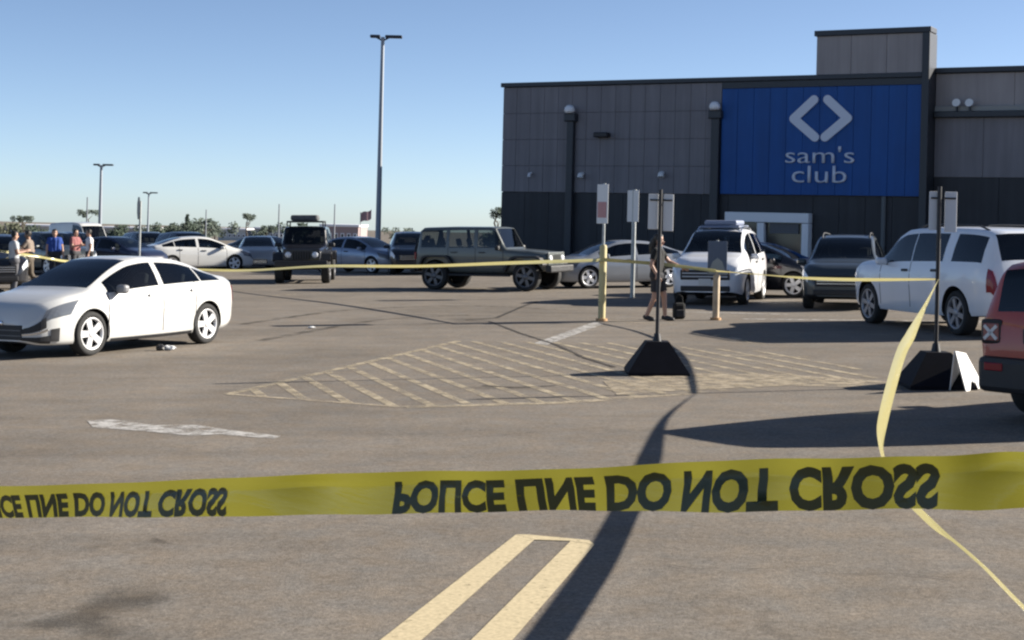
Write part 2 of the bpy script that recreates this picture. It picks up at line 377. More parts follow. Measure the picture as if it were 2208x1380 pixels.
def panels(a, b, z0, z1, n, rows, m, d=-.08):
    for r_ in range(rows):
        for i in range(n):
            p = a+(b-a)*i/n; q = a+(b-a)*(i+1)/n; zz0 = z0+(z1-z0)*r_/rows; zz1 = z0+(z1-z0)*(r_+1)/rows
            mb = MB(); dj = d-random.uniform(0, .006)
            mb.bbox(p+.006, q-.006, dj, .07, zz0+.006, zz1-.006, .008); mb.build('panel', m, store)
panels(0, t_blue0-.04, Z_BASE, Z_TOP-.06, 15, 4, M_wall)
panels(t_blue0, t_blue1, Z_BASE+.02, Z_TOP-.35, 12, 1, M_blue, -.16)
mb = MB(); mb.bbox(t_blue0-.02, t_blue1, -.12, .06, Z_TOP-.34, Z_TOP-.05, .01); mb.build('sign_wall_cap', M_cope, store)
t_d0, z_dt = wp(1572, 457); t_d1 = wp(1752, 457)[0]
panels(0, t_d0-.03, -1.2, Z_BASE-.02, 9, 1, M_dark, -.05)
panels(t_d1+.03, t_tw1-.26, -1.2, Z_BASE-.02, 4, 1, M_dark, -.05)
panels(t_d0-.03, t_d1+.03, z_dt+.02, Z_BASE-.02, 1, 1, M_dark, -.05)
# the lower wing at right
def wpanels(z0, z1, n, m, y0):
    for i in range(n):
        p = t_tw1+.07+(t_end-t_tw1)*i/n; q = t_tw1+.07+(t_end-t_tw1)*(i+1)/n
        mb = MB(); mb.bbox(p+.006, q-.006, y0, .91, z0+.006, z1-.006, .008); mb.build('panel', m, store)
wpanels(Z_LEDGE+.12, Z_WING-.1, 5, M_wall_up, .8); wpanels(Z_WB, Z_LEDGE-.2, 8, M_wall, .8); wpanels(-1.2, Z_WB-.02, 6, M_dark, .83)
mb = MB(); mb.bbox(t_tw1+.08, t_end, .5, 1.2, Z_LEDGE-.19, Z_LEDGE+.05, .02); mb.build('ledge', M_cope, store)
mb = MB(); mb.bbox(t_tw1+.08, t_end, .62, 1.4, Z_WING-.08, Z_WING+.14, .02); mb.build('coping', M_cope, store)
mb = MB(); mb.bbox(t_tw1+.08, t_end, .66, .86, Z_LEDGE+.06, Z_LEDGE+.28, .02); mb.build('ledge_upstand', mat('pale flashing', (.26, .26, .25), .6), store)
for uu in (2056, 2084):
    a, z = wp(uu, 222); mb = MB(); mb.tube([(a, .6, z), (a, .42, z+.05)], [.09, .17], 14); fl = mb.build('floodlight', M_white, store)
    mb = MB(); mb.box(a-.03, a+.03, .5, .8, z-.3, z-.02); mb.build('bracket', M_cope, fl)
# downspouts with a round white lamp on top
for (uu, vv, wdt) in ((1237, 240, .17), (1549, 233, .19)):
    a, z = wp(uu, vv)
    mb = MB(); mb.bbox(a-wdt, a+wdt, -.34, -.02, -.5, z-.42, .03); ds = mb.build('downspout', M_cope, store)
    mb = MB(); mb.bbox(a-wdt-.12, a+wdt+.12, -.44, -.02, z-.5, z-.12, .05); mb.build('collector_box', M_cope, ds)
    mb = MB(); mb.lathe([(.001, .26), (.12, .24), (.22, .14), (.25, 0), (.2, -.1), (.001, -.12)], 18, 'Z', Matrix.Translation((a, -.42, z)))
    mb.build('globe_lamp', mat('white globe', (.8, .8, .82), .4), ds)
# vent and little wall lamps
a, z = wp(1303, 292); mb = MB(); mb.bbox(a-.36, a+.36, -.45, -.05, z-.11, z+.12, .05); mb.build('wall_vent', M_black, store)
for uu, vv, k in ((1258, 375, 1), (1431, 373, 1), (1148, 373, .5)):
    a, z = wp(uu, vv); mb = MB(); mb.tube([(a, -.07, z), (a, -.3, z-.06), (a+.01, -.34, z-.2)], [.08*k, .13*k, .15*k], 12)
    mb.build('wall_lamp', M_white if k == 1 else M_frame, store)
# entrance
mb = MB(); mb.bbox(t_d0, t_d1, -.5, .04, z_dt-.42, z_dt, .02); ent = mb.build('entrance_frame', M_frame, store)
tm0 = wp(1655, 500)[0]; tm1 = wp(1733, 500)[0]; z_mid = wp(1690, 548)[1]; zw = z_dt-.44
mb = MB(); mb.bbox(t_d0, t_d0+.14, -.5, .02, -1, zw, .02); mb.build('jamb', M_frame, ent)
mb = MB(); mb.bbox(t_d1-.3, t_d1, -.5, .02, -1, zw, .02); mb.build('jamb', M_frame, ent)
mb = MB(); mb.bbox(tm0-.32, tm0, -.46, .02, -1, zw, .02); mb.build('mullion', M_frame, ent)
mb = MB(); mb.bbox(tm0+.01, t_d1-.31, -.44, .02, z_mid-.6, z_mid, .02); mb.build('rail', M_frame, ent)
mb = MB(); mb.box(tm0+.01, t_d1-.31, -.2, -.17, z_mid, zw); mb.build('pane', M_pane, ent)
mb = MB(); mb.box(t_d0+.15, tm0-.33, -.2, -.17, -1, zw); mb.build('pane', M_pane, ent)
mb = MB(); mb.box(tm0+.01, t_d1-.31, -.19, -.16, -1, z_mid-.61); mb.build('pane', M_pane, ent)
mb = MB(); mb.bbox(tm0+.2, t_d1-.5, -.3, -.22, zw-.45, zw-.02, .01); mb.build('blind', mat('grey blind', (.13, .13, .14), .8), ent)
# pale downspout right of the entrance
a, z = wp(1908, 424); mb = MB(); mb.tube([(a, -.14, -.5), (a, -.14, z)], .1, 12); mb.build('drain_pipe', mat('grey pipe', (.11, .12, .125), .6), store)
# the sign: two chevrons and lettering
sgn = MB()
pa, za = wp(1774, 208); pb, zb_ = wp(1774, 304)
cx = pa; cz = (za+zb_)/2; hh = (za-zb_)/2
hw = (wp(1843, 255)[0]-wp(1707, 255)[0])/2
def bar_round(mb, p, q, r, y0, y1, n=8):
    p, q = Vector(p), Vector(q); d = (q-p).normalized(); a0 = math.atan2(d.y, d.x); pts = []
    for k in range(n+1): an = a0+math.pi/2+math.pi*k/n; pts.append((p.x+r*math.cos(an), p.y+r*math.sin(an)))
    for k in range(n+1): an = a0-math.pi/2+math.pi*k/n; pts.append((q.x+r*math.cos(an), q.y+r*math.sin(an)))
    mb.prism(pts, y0, y1)
rr = .19
for sd_ in (-1, 1):
    mb = MB(); e = .006 if sd_ > 0 else 0
    tip = (cx+sd_*(hw-rr*1.1), cz); up = (cx+sd_*.30, cz+hh-rr*.8); dn = (cx+sd_*.22, cz-hh+rr*.8)
    bar_round(mb, tip, up, rr, -.26, -.165); bar_round(mb, tip, dn, rr, -.262, -.164); mb.build('logo_chevron', M_logo, store)
def sign_text(body, u0, v0, u1, v1, size_k):
    x0, z0 = wp(u0, v1); x1, z1 = wp(u1, v0); me = text_mesh(body, 1, -.004, .0, 4)
    xs_ = [p.co.x for p in me.vertices]; ys_ = [p.co.y for p in me.vertices]
    kx = (x1-x0)/(max(xs_)-min(xs_)); kz = (z1-z0)/(max(ys_)-min(ys_)); mx_, my_ = min(xs_), min(ys_)
    bm = bmesh.new(); bm.from_mesh(me)
    r = bmesh.ops.extrude_face_region(bm, geom=list(bm.faces)); 
    for p in [g for g in r['geom'] if isinstance(g, bmesh.types.BMVert)]: p.co.z += 1
    for p in bm.verts:
        p.co = Vector((x0+(p.co.x-mx_)*kx, -.168-p.co.z*.07, z0+(p.co.y-my_)*kz))
    bmesh.ops.recalc_face_normals(bm, faces=bm.faces); bm.to_mesh(me); bm.free()
    link('lettering', me, M_logo, store)
sign_text("sam's", 1697, 316, 1846, 352, 1); sign_text("club", 1711, 358, 1829, 394, 1)

# ------------------------------------------------------------------ cars
def wheel_meshes(r, w, style):
    tw = w/2; mb = MB()
    mb.lathe([(r*.72, -tw), (r*.9, -tw), (r*.975, -tw*.82), (r, -tw*.5), (r, tw*.5), (r*.975, tw*.82), (r*.9, tw), (r*.72, tw*.96), (r*.72, tw*.3)], 32, 'Y')
    tyre = mb.mesh('tyre'); tyre.materials.append(M_tyre)
    mb = MB()
    mb.lathe([(r*.725, tw*.98), (r*.70, tw*1.0), (r*.645, tw*.9), (r*.64, tw*.5)], 32, 'Y')
    ns = {'five': 5, 'six': 6, 'steel': 8}[style]
    for k in range(ns):
        M = Matrix.Rotation(2*math.pi*k/ns+.3, 4, 'Y')
        wi, wo = (.13, .21) if style == 'five' else (.1, .16)
        pts = [(-wi*r, .12*r), (wi*r, .12*r), (wo*r*.75, .67*r), (-wo*r*.75, .67*r)]
        y0, y1 = tw*.62, tw*.9
        vs = [M @ Vector((p[0], y1 if i > 1 else y1*1.0, p[1])) for i, p in enumerate(pts)]+[M @ Vector((p[0], y0, p[1])) for p in pts]
        mb.add(vs, [(0, 1, 2, 3), (7, 6, 5, 4), (0, 4, 5, 1), (1, 5, 6, 2), (2, 6, 7, 3), (3, 7, 4, 0)])
    mb.lathe([(.001, tw*1.0), (r*.12, tw*.98), (r*.2, tw*.9), (r*.2, tw*.5)], 20, 'Y')
    rim = mb.mesh('rim'); rim.materials.append(M_rim)
    mb = MB(); mb.lathe([(.001, tw*.35), (r*.68, tw*.35)], 24, 'Y'); back = mb.mesh('brake_disc'); back.materials.append(M_well)
    return tyre, rim, back
WHEELS = {}
def add_wheel(parent, x, y, r, w, style, rimmat=None):
    key = (round(r, 3), round(w, 3), style)
    if key not in WHEELS: WHEELS[key] = wheel_meshes(r, w, style)
    ty, ri, bk = WHEELS[key]
    o = link('wheel', ty, None, parent); o.location = (x, y, r)
    if y < 0: o.rotation_euler = (0, 0, math.pi)
    a = link('rim', ri, None, o)
    if rimmat: a.material_slots[0].link = 'OBJECT'; a.material_slots[0].material = rimmat
    link('brake_disc', bk, None, o)
    return o

class Car:
    """A lofted car: stations along x (forward), each a rounded half section mirrored in y."""
    def __init__(s, p):
        s.p = p; s.top = pchip(p['top']) if not p.get('boxy') else lin(p['top']); s.belt = pchip(p['belt']); s.hw = pchip(p['hw'])
        s.rhw = pchip(p['rhw']); s.zb = pchip(p['zb']); s.x0 = p['top'][0][0]; s.x1 = p['top'][-1][0]
        s.x0, s.x1 = min(k[0] for k in p['top']), max(k[0] for k in p['top'])
    def sec(s, x):
        w = s.hw(x); zb = s.zb(x); zt = s.top(x); be = min(s.belt(x), zt-.012); rw = min(s.rhw(x), w*.97); h = be-zb; c = s.p.get('crown', .035)
        sh = s.p.get('shoulder', .955)
        up = max(zt-be, .012); k = min(1.0, up/.25)
        pts = [(0, zb), (.80*w, zb), (.93*w, zb+.015), (.972*w, zb+.09*h+.02), (.982*w, zb+.34*h), (1.0*w, zb+.60*h), (.99*w, zb+.84*h), (sh*w, be)]
        sx, sz = sh*w, be; ex, ez = rw, zt-c*k-.006
        def L_(t_, bulge=0.0): return (sx+(ex-sx)*t_+bulge*k, sz+(ez-sz)*t_)
        pts += [L_(.09, .004), L_(.5, .02), L_(.90, .008), (ex, ez)]
        pts += [(ex-.045, zt-c*k*.45-.003), (ex*.6, zt-c*k*.12), (0, zt)]
        return pts
    def pt(s, x, r_):                # fractional row
        q = s.sec(x); i = min(int(r_), len(q)-2); f = r_-i; a, b = q[i], q[i+1]
        return Vector((x, a[0]+(b[0]-a[0])*f, a[1]+(b[1]-a[1])*f))
    def nrm(s, x, r_):
        e = .01; dx = s.pt(min(x+e, s.x1), r_)-s.pt(max(x-e, s.x0), r_); dr = s.pt(x, min(r_+.15, 13.99))-s.pt(x, max(r_-.15, 0))
        n = dr.cross(dx); n.normalize()
        if n.y < 0: n = -n
        return n
    def patch(s, name, m, x0, x1, r0, r1, parent, off=.006, side=1, nx=6, nr=5, th=.012, x0b=None, x1b=None):
        """A raised panel that follows the skin; x0b/x1b give the other row's x limits (a slanted outline)."""
        mb = MB(); A = []; B = []
        x0b = x0 if x0b is None else x0b; x1b = x1 if x1b is None else x1b
        for j in range(nr+1):
            fr_ = j/nr; rr_ = r0+(r1-r0)*fr_
            for i in range(nx+1):
                x = (x0+(x0b-x0)*fr_)+((x1+(x1b-x1)*fr_)-(x0+(x0b-x0)*fr_))*i/nx
                p = s.pt(x, rr_); n = s.nrm(x, rr_); a = p+n*off; b = p-n*th
                A.append((a.x, a.y*side, a.z)); B.append((b.x, b.y*side, b.z))
        W = nx+1; fs = [(j*W+i, j*W+i+1, (j+1)*W+i+1, (j+1)*W+i) for j in range(nr) for i in range(nx)]
        nA = len(A); rim_ = [i for i in range(W)]+[j*W+nx for j in range(1, nr+1)]+[nr*W+i for i in range(nx-1, -1, -1)]+[j*W for j in range(nr-1, 0, -1)]
        mb.add(A+B, fs+[(rim_[i], rim_[(i+1) % len(rim_)], rim_[(i+1) % len(rim_)]+nA, rim_[i]+nA) for i in range(len(rim_))], False)
        return mb.build(name, m, parent)
    def build(s, parent, paint_m, roof_m=None):
        p = s.p; xs = set([s.x0, s.x1]); n = 64
        for i in range(n+1): xs.add(s.x0+(s.x1-s.x0)*i/n)
        marks = [k[0] for k in p['top']]
        for a, b in p['sidewin']: marks += [a, b]
        marks += list(p['ws'])+list(p['rg'])
        if p.get('mid'): marks += []
        xs = sorted(xs); out = []
        for mk in marks:
            xs = [x for x in xs if abs(x-mk) > .018 or x in marks]
            xs.append(mk)
        xs = sorted(set(xs))
        secs = [s.sec(x) for x in xs]; nr = len(secs[0]); verts = []; idx = {}
        for i, q in enumerate(secs):
            for j, (y, z) in enumerate(q):
                idx[(i, j, 1)] = len(verts); verts.append((xs[i], y, z))
                if 0 < j < nr-1: idx[(i, j, -1)] = len(verts); verts.append((xs[i], -y, z))
                else: idx[(i, j, -1)] = idx[(i, j, 1)]
        mats = ['paint', 'cladding', 'windshield', 'rear_window'] + ['win%d%s' % (k, sd_) for k in range(len(p['sidewin'])) for sd_ in 'LR'] + ['roof', 'well']
        faces = []; fm = []
        for i in range(len(xs)-1):
            xm = (xs[i]+xs[i+1])/2
            for j in range(nr-1):
                for sd_ in (1, -1):
                    f = [idx[(i, j, sd_)], idx[(i+1, j, sd_)], idx[(i+1, j+1, sd_)], idx[(i, j+1, sd_)]]
                    if sd_ < 0: f.reverse()
                    m = 'paint'
                    if j < p.get('clad', 1): m = 'cladding'
                    if j in (8, 9):
                        for k, (a, b) in enumerate(p['sidewin']):
                            if a < xm < b: m = 'win%d%s' % (k, 'L' if sd_ > 0 else 'R')
                    if j in (12, 13):
                        if p['ws'][0] < xm < p['ws'][1]: m = 'windshield'
                        if p['rg'][0] < xm < p['rg'][1]: m = 'rear_window'
                    if roof_m and m == 'paint' and (j >= 11 or (j >= 8 and p.get('roofsides'))) and p['rg'][0]-.1 < xm < p['ws'][0]+.02: m = 'roof'
                    faces.append(f); fm.append(mats.index(m))
        for i, rev in ((0, False), (len(xs)-1, True)):
            ring = [idx[(i, j, 1)] for j in range(nr)]+[idx[(i, j, -1)] for j in range(nr-2, 0, -1)]
            faces.append(ring if not rev else list(reversed(ring))); fm.append(0)
        me = bpy.data.meshes.new('tmp'); me.from_pydata(verts, [], faces)
        for k in mats: me.materials.append(bpy.data.materials.get('slot_'+k) or bpy.data.materials.new('slot_'+k))
        me.polygons.foreach_set('material_index', fm); me.polygons.foreach_set('use_smooth', [len(f) == 4 for f in faces])
        bm = bmesh.new(); bm.from_mesh(me); bmesh.ops.recalc_face_normals(bm, faces=bm.faces); bm.to_mesh(me); bm.free()
        o = bpy.data.objects.new('tmp', me); COL.objects.link(o); cut = []
        for ax in p['axles']:
            mb = MB(); ra = p['arch']
            for sd_ in (1, -1):
                w_ = p['W']/2
                pr = [(.001, sd_*(w_-.42)), (ra, sd_*(w_-.42)), (ra, sd_*(w_+.3)), (.001, sd_*(w_+.3))]
                mb.lathe(pr, 32, 'Y', Matrix.Translation((ax, 0, p['r']+.01)), False)
            cm = mb.mesh('cut'); cm.materials.append(bpy.data.materials['slot_well'])
            bmx = bmesh.new(); bmx.from_mesh(cm); bmesh.ops.remove_doubles(bmx, verts=bmx.verts, dist=.002); bmesh.ops.recalc_face_normals(bmx, faces=bmx.faces); bmx.to_mesh(cm); bmx.free()
            co = bpy.data.objects.new('cut', cm); COL.objects.link(co); cut.append(co)
            md = o.modifiers.new('b', 'BOOLEAN'); md.operation = 'DIFFERENCE'; md.object = co; md.solver = 'EXACT'; md.material_mode = 'TRANSFER'
        dg = bpy.context.evaluated_depsgraph_get(); dg.update()
        me2 = bpy.data.meshes.new_from_object(o.evaluated_get(dg))
        names = [mm.name.replace('slot_', '').split('.')[0] if mm else 'paint' for mm in me2.materials]
        bpy.data.objects.remove(o)
        for c in cut: bpy.data.objects.remove(c)
        groups = {}
        for poly in me2.polygons:
            g = names[poly.material_index]
            if g == 'well': g = 'well%d%d' % (poly.center.x > 0, poly.center.y > 0)
            groups.setdefault(g, []).append(poly.index)
        use = {'paint': ('body', paint_m), 'cladding': ('lower_cladding', p.get('clad_m', M_trim)), 'windshield': ('windshield', p.get('ws_m', M_glass)), 'rear_window': ('rear_window', M_glass2), 'roof': ('roof', roof_m), 'well': ('wheel_well', M_well)}
        res = {}
        for g, ids in groups.items():
            keep = set(ids); bm = bmesh.new(); bm.from_mesh(me2); bm.faces.ensure_lookup_table()
            bmesh.ops.delete(bm, geom=[f for f in bm.faces if f.index not in keep], context='FACES')
            me3 = bpy.data.meshes.new(g); bm.to_mesh(me3); bm.free(); me3.materials.clear()
            for q in me3.polygons: q.material_index = 0
            nm, mm = use['well'] if g.startswith('well') else use.get(g, ('side_window', p.get('side_m', M_glass)))
            res[g] = link(nm, me3, mm, parent)
        # dark lining just inside the painted shell, seats and dashboard
        ln = res['paint'].data.copy(); bm = bmesh.new(); bm.from_mesh(ln); bm.normal_update()
        for v_ in bm.verts: v_.co -= v_.normal*.022
        bmesh.ops.delete(bm, geom=[f for f in bm.faces if f.calc_center_median().z < .45 or abs(f.calc_center_median().x) > s.x1*.93], context='FACES'); bm.to_mesh(ln); bm.free(); ln.materials.clear()
        link('interior_lining', ln, M_lining, parent)
        H_ = max(k[1] for k in p['top']); xw = p['ws'][1]
        mb = MB(); mb.bbox(xw-.75, xw-.12, -.6, .6, .5, s.belt(xw-.4)-.06, .06); mb.build('dashboard', M_lining, parent)
        mb = MB(); mb.bbox(p['rg'][0]+.3, xw-.3, -.62, .62, .42, .5, .03); mb.build('cabin_floor', M_lining, parent)
        for xx in (xw-1.35, xw-2.25):
            for yy in (-.36, .36):
                Ms = Matrix.Translation((xx, yy, 0)) @ Matrix.Rotation(R(-14), 4, 'Y')
                mb = MB(); mb.bbox(-.06, .08, -.24, .24, .5, H_*.70, .05, Ms); st_ = mb.build('seat', M_seat, parent)
                mb = MB(); mb.bbox(-.03, .07, -.12, .12, H_*.71, H_*.83, .04, Ms); mb.build('headrest', M_seat, st_)
        Mw = Matrix.Translation((xw-.82, .36, s.belt(xw-.8)-.05)) @ Matrix.Rotation(R(-65), 4, 'Y')
        mb = MB(); mb.tube([Mw @ Vector((.18*math.cos(2*math.pi*q/16), .18*math.sin(2*math.pi*q/16), 0)) for q in range(17)], .016, 6, False); mb.build('steering_wheel', M_lining, parent)
        return res

def car_details(c, root, body, paint_m, P_):
    p = c.p; W = p['W']; body_o = body['paint']
    sx = P_.get('seams', [])
    for x in sx:
        for sd_ in (1, -1): c.patch('door_seam', M_seam, x-.009, x+.009, 3.1, 7.9, body_o, .002, sd_, 1, 8, .004)
    for x in P_.get('handles', []):
        for sd_ in (1, -1): c.patch('door_handle', P_.get('handle_m', M_trim), x-.1, x+.1, 6.1, 6.4, body_o, .03, sd_, 3, 2, .01)
    hl = P_.get('head')
    if hl:
        for sd_ in (1, -1): c.patch('headlight', P_.get('head_m', M_lamp), hl[0], hl[1], hl[2], hl[3], root, .008, sd_, 6, 4, .02, hl[4] if len(hl) > 4 else None, hl[5] if len(hl) > 5 else None)
    tl = P_.get('tail')
    if tl:
        for sd_ in (1, -1): c.patch('taillight', M_tail, tl[0], tl[1], tl[2], tl[3], root, .01, sd_, 5, 4, .02)
    xf = c.x1; g = P_.get('grille')
    if g:
        mb = MB(); mb.bbox(xf-.05, xf+.02, -g[0], g[0], g[1], g[2], .02); gr = mb.build('grille', P_.get('grille_m', M_trim), root)
        for k in range(P_.get('slats', 3)):
            z = g[1]+(g[2]-g[1])*(k+1)/(P_.get('slats', 3)+1); mb = MB(); mb.box(xf, xf+.03, -g[0]*.92, g[0]*.92, z-.012, z+.012); mb.build('slat', P_.get('slat_m', M_chrome), gr)
    lg = P_.get('lower')
    if lg:
        mb = MB(); mb.bbox(xf-.08, xf+.015, -lg[0], lg[0], lg[1], lg[2], .03); mb.build('lower_intake', M_trim, root)
    if P_.get('plate', True):
        mb = MB(); mb.box(c.x0-.025, c.x0+.03, -.15, .15, P_.get('plz', .75), P_.get('plz', .75)+.15); mb.build('number_plate', M_plate, root)
    if P_.get('front_plate'):
        mb = MB(); mb.box(c.x1-.01, c.x1+.035, -.15, .15, P_['front_plate'], P_['front_plate']+.15); mb.build('number_plate', M_plate, root)
    mx_ = P_.get('mirror')
    if mx_:
        for sd_ in (1, -1):
            y = c.pt(mx_, 7.4).y; z = c.pt(mx_, 7.4).z+.05
            mb = MB(); M = Matrix.Translation((mx_, sd_*(y+.12), z)) @ Matrix.Rotation(sd_*R(-12), 4, 'Z')
            mb.bbox(-.07, .06, -.11, .11, -.07, .07, .045, M); mi = mb.build('mirror', P_.get('mirror_m', paint_m), root)
            mb = MB(); mb.tube([(mx_, sd_*(y-.03), z-.05), (mx_, sd_*(y+.06), z-.04)], .025, 6); mb.build('stalk', M_trim, mi)
    if P_.get('rails'):
        a, b = P_['rails']
        for sd_ in (1, -1):
            pts = []
            for k in range(9):
                x = a+(b-a)*k/8; q = c.pt(x, 12.2); pts.append((x, sd_*q.y, q.z+(.0 if k in (0, 8) else .06)))
            mb = MB(); mb.tube(pts, .018, 6); mb.build('roof_rail', P_.get('rail_m', M_trim), root)

def make_car(name, label, cat, P_, x, y, hdg, paint_m, group=None, **kw):
    P2 = dict(P_); P2.update(kw)
    root = thing(name, label, cat, tilted(x, y, hdg), group)
    c = Car(P2); b = c.build(root, paint_m, P2.get('roof_m')); car_details(c, root, b, paint_m, P2)
    for ax in P2['axles']:
        for sd_ in (1, -1): add_wheel(root, ax, sd_*(P2['W']/2-P2['tw']/2-P2.get('wi', .03)), P2['r'], P2['tw'], P2.get('style', 'five'), P2.get('rim_m'))
    return root, c, b

SEDAN = dict(W=1.80, r=.335, tw=.21, arch=.372, axles=(1.36, -1.34), crown=.05,
    top=[(-2.20, .80), (-2.17, 1.02), (-2.05, 1.09), (-1.84, 1.13), (-1.2, 1.345), (-.75, 1.435), (-.1, 1.468), (.3, 1.43), (.62, 1.33), (1.3, 1.03), (1.42, .985), (1.8, .92), (2.1, .83), (2.24, .74), (2.30, .64), (2.335, .52)],
    belt=[(-2.20, .72), (-2.1, .97), (-1.7, 1.03), (-.9, 1.0), (.2, .95), (1.2, .90), (1.7, .84), (2.1, .74), (2.335, .48)],
    hw=[(-2.20, .62), (-2.15, .74), (-1.95, .83), (-1.5, .892), (-.5, .9), (.8, .9), (1.5, .892), (1.95, .83), (2.2, .70), (2.3, .55), (2.335, .42)],
    rhw=[(-2.20, .5), (-2.0, .68), (-1.6, .60), (-1.1, .56), (-.3, .585), (.4, .60), (.9, .66), (1.35, .74), (1.8, .72), (2.1, .6), (2.335, .3)],
    zb=[(-2.20, .45), (-2.08, .30), (-1.75, .22), (0, .18), (1.8, .19), (2.2, .21), (2.335, .26)],
    sidewin=[(-1.72, -1.22), (-1.19, -.28), (-.17, 1.0)], ws=(.30, 1.30), rg=(-1.82, -.86),
    seams=[-.225, 1.02, -1.02], handles=[.02, -1.0], mirror=.82, head=(1.80, 2.26, 5.5, 7.0, 1.62, 2.14), head_m=mat('clear lens dark', (.10, .11, .13), .08), tail=(-2.195, -2.12, 5.0, 6.9), grille=(.42, .30, .46), lower=(.46, .20, .27), plz=.72)
CUV = dict(W=1.84, r=.36, tw=.23, arch=.41, axles=(1.34, -1.32), crown=.05, clad=3,
    top=[(-2.25, .7), (-2.22, .98), (-2.12, 1.15), (-1.86, 1.5), (-1.72, 1.58), (-1.0, 1.64), (-.2, 1.66), (.35, 1.60), (.6, 1.50), (1.2, 1.15), (1.32, 1.10), (1.8, 1.03), (2.08, .93), (2.2, .8), (2.25, .62)],
    belt=[(-2.25, .65), (-2.15, 1.02), (-1.6, 1.1), (0, 1.04), (1.2, 1.0), (1.8, .95), (2.1, .85), (2.25, .58)],
    hw=[(-2.25, .68), (-2.18, .8), (-1.9, .87), (-1.3, .915), (0, .92), (1.4, .915), (1.9, .86), (2.15, .75), (2.25, .55)],
    rhw=[(-2.25, .5), (-2.1, .62), (-1.7, .6), (-.6, .63), (.3, .64), (.8, .68), (1.25, .76), (1.8, .75), (2.25, .4)],
    zb=[(-2.25, .42), (-2.0, .30), (0, .22), (1.8, .24), (2.25, .32)],
    sidewin=[(-1.75, -1.12), (-1.08, -.22), (-.12, .95)], ws=(.35, 1.22), rg=(-2.08, -1.82),
    seams=[-.17, .98, -1.0], handles=[.05, -.98], mirror=.8, head=(1.78, 2.17, 5.6, 6.9), tail=(-2.2, -1.95, 5.4, 6.9), grille=(.55, .55, .80), lower=(.6, .34, .48), plz=.8)
BIGSUV = dict(W=2.04, r=.40, tw=.27, arch=.47, axles=(1.78, -1.62), crown=.05, clad=2,
    top=[(-2.78, .75), (-2.76, 1.05), (-2.68, 1.3), (-2.5, 1.78), (-2.38, 1.86), (-1.5, 1.915), (-.3, 1.925), (.45, 1.885), (.72, 1.80), (1.36, 1.36), (1.5, 1.30), (2.1, 1.25), (2.48, 1.17), (2.58, 1.05), (2.62, .7)],
    belt=[(-2.78, .7), (-2.7, 1.17), (-2.2, 1.26), (0, 1.22), (1.3, 1.18), (2.1, 1.14), (2.5, 1.06), (2.62, .66)],
    hw=[(-2.78, .82), (-2.7, .92), (-2.3, .99), (-1.6, 1.02), (0, 1.02), (1.7, 1.02), (2.3, .98), (2.52, .9), (2.62, .8)],
    rhw=[(-2.78, .7), (-2.6, .74), (-2.3, .73), (-.6, .76), (.4, .77), (.9, .8), (1.4, .86), (2.1, .87), (2.5, .8), (2.62, .6)],
    zb=[(-2.78, .48), (-2.5, .38), (0, .30), (2.2, .32), (2.62, .40)],
    sidewin=[(-2.40, -1.42), (-1.12, .02), (.05, 1.24)], ws=(.45, 1.36), rg=(-2.66, -2.46),
    seams=[.03, 1.22, -1.02], handles=[.22, -.9], mirror=1.0, head=(2.2, 2.56, 5.4, 6.8), tail=(-2.76, -2.6, 4.6, 7.0), grille=(.6, .72, 1.02), lower=(.7, .42, .58), plz=.9, rails=(-2.2, .3), style='six', rim_m=mat('satin alloy', (.3, .3, .32), .4, .5))
BOXSUV = dict(W=1.80, r=.35, tw=.225, arch=.40, axles=(1.30, -1.27), crown=.05, clad=4, shoulder=.965,
    top=[(-2.11, .62), (-2.10, .98), (-2.06, 1.10), (-1.95, 1.52), (-1.86, 1.60), (-1.0, 1.66), (0, 1.68), (.5, 1.63), (.72, 1.53), (1.05, 1.14), (1.15, 1.11), (1.75, 1.07), (1.98, 1.0), (2.06, .85), (2.1, .6)],
    belt=[(-2.11, .58), (-2.07, 1.02), (-1.7, 1.08), (0, 1.06), (1.1, 1.04), (1.8, 1.0), (2.05, .8), (2.1, .55)],
    hw=[(-2.11, .76), (-2.08, .82), (-1.9, .88), (-1.3, .90), (0, .90), (1.3, .90), (1.8, .87), (2.05, .8), (2.1, .7)],
    rhw=[(-2.11, .7), (-2.0, .68), (-1.8, .66), (-.6, .68), (.5, .69), (.9, .75), (1.2, .8), (1.8, .8), (2.1, .6)],
    zb=[(-2.11, .46), (-1.95, .32), (0, .24), (1.8, .28), (2.1, .34)],
    sidewin=[(-1.72, -1.12), (-1.05, -.18), (-.08, .88)], ws=(.5, 1.08), rg=(-2.055, -1.93),
    seams=[-.13, .92, -1.0], handles=[.1, -.95], mirror=.72, plz=.8, rails=(-1.7, .4))
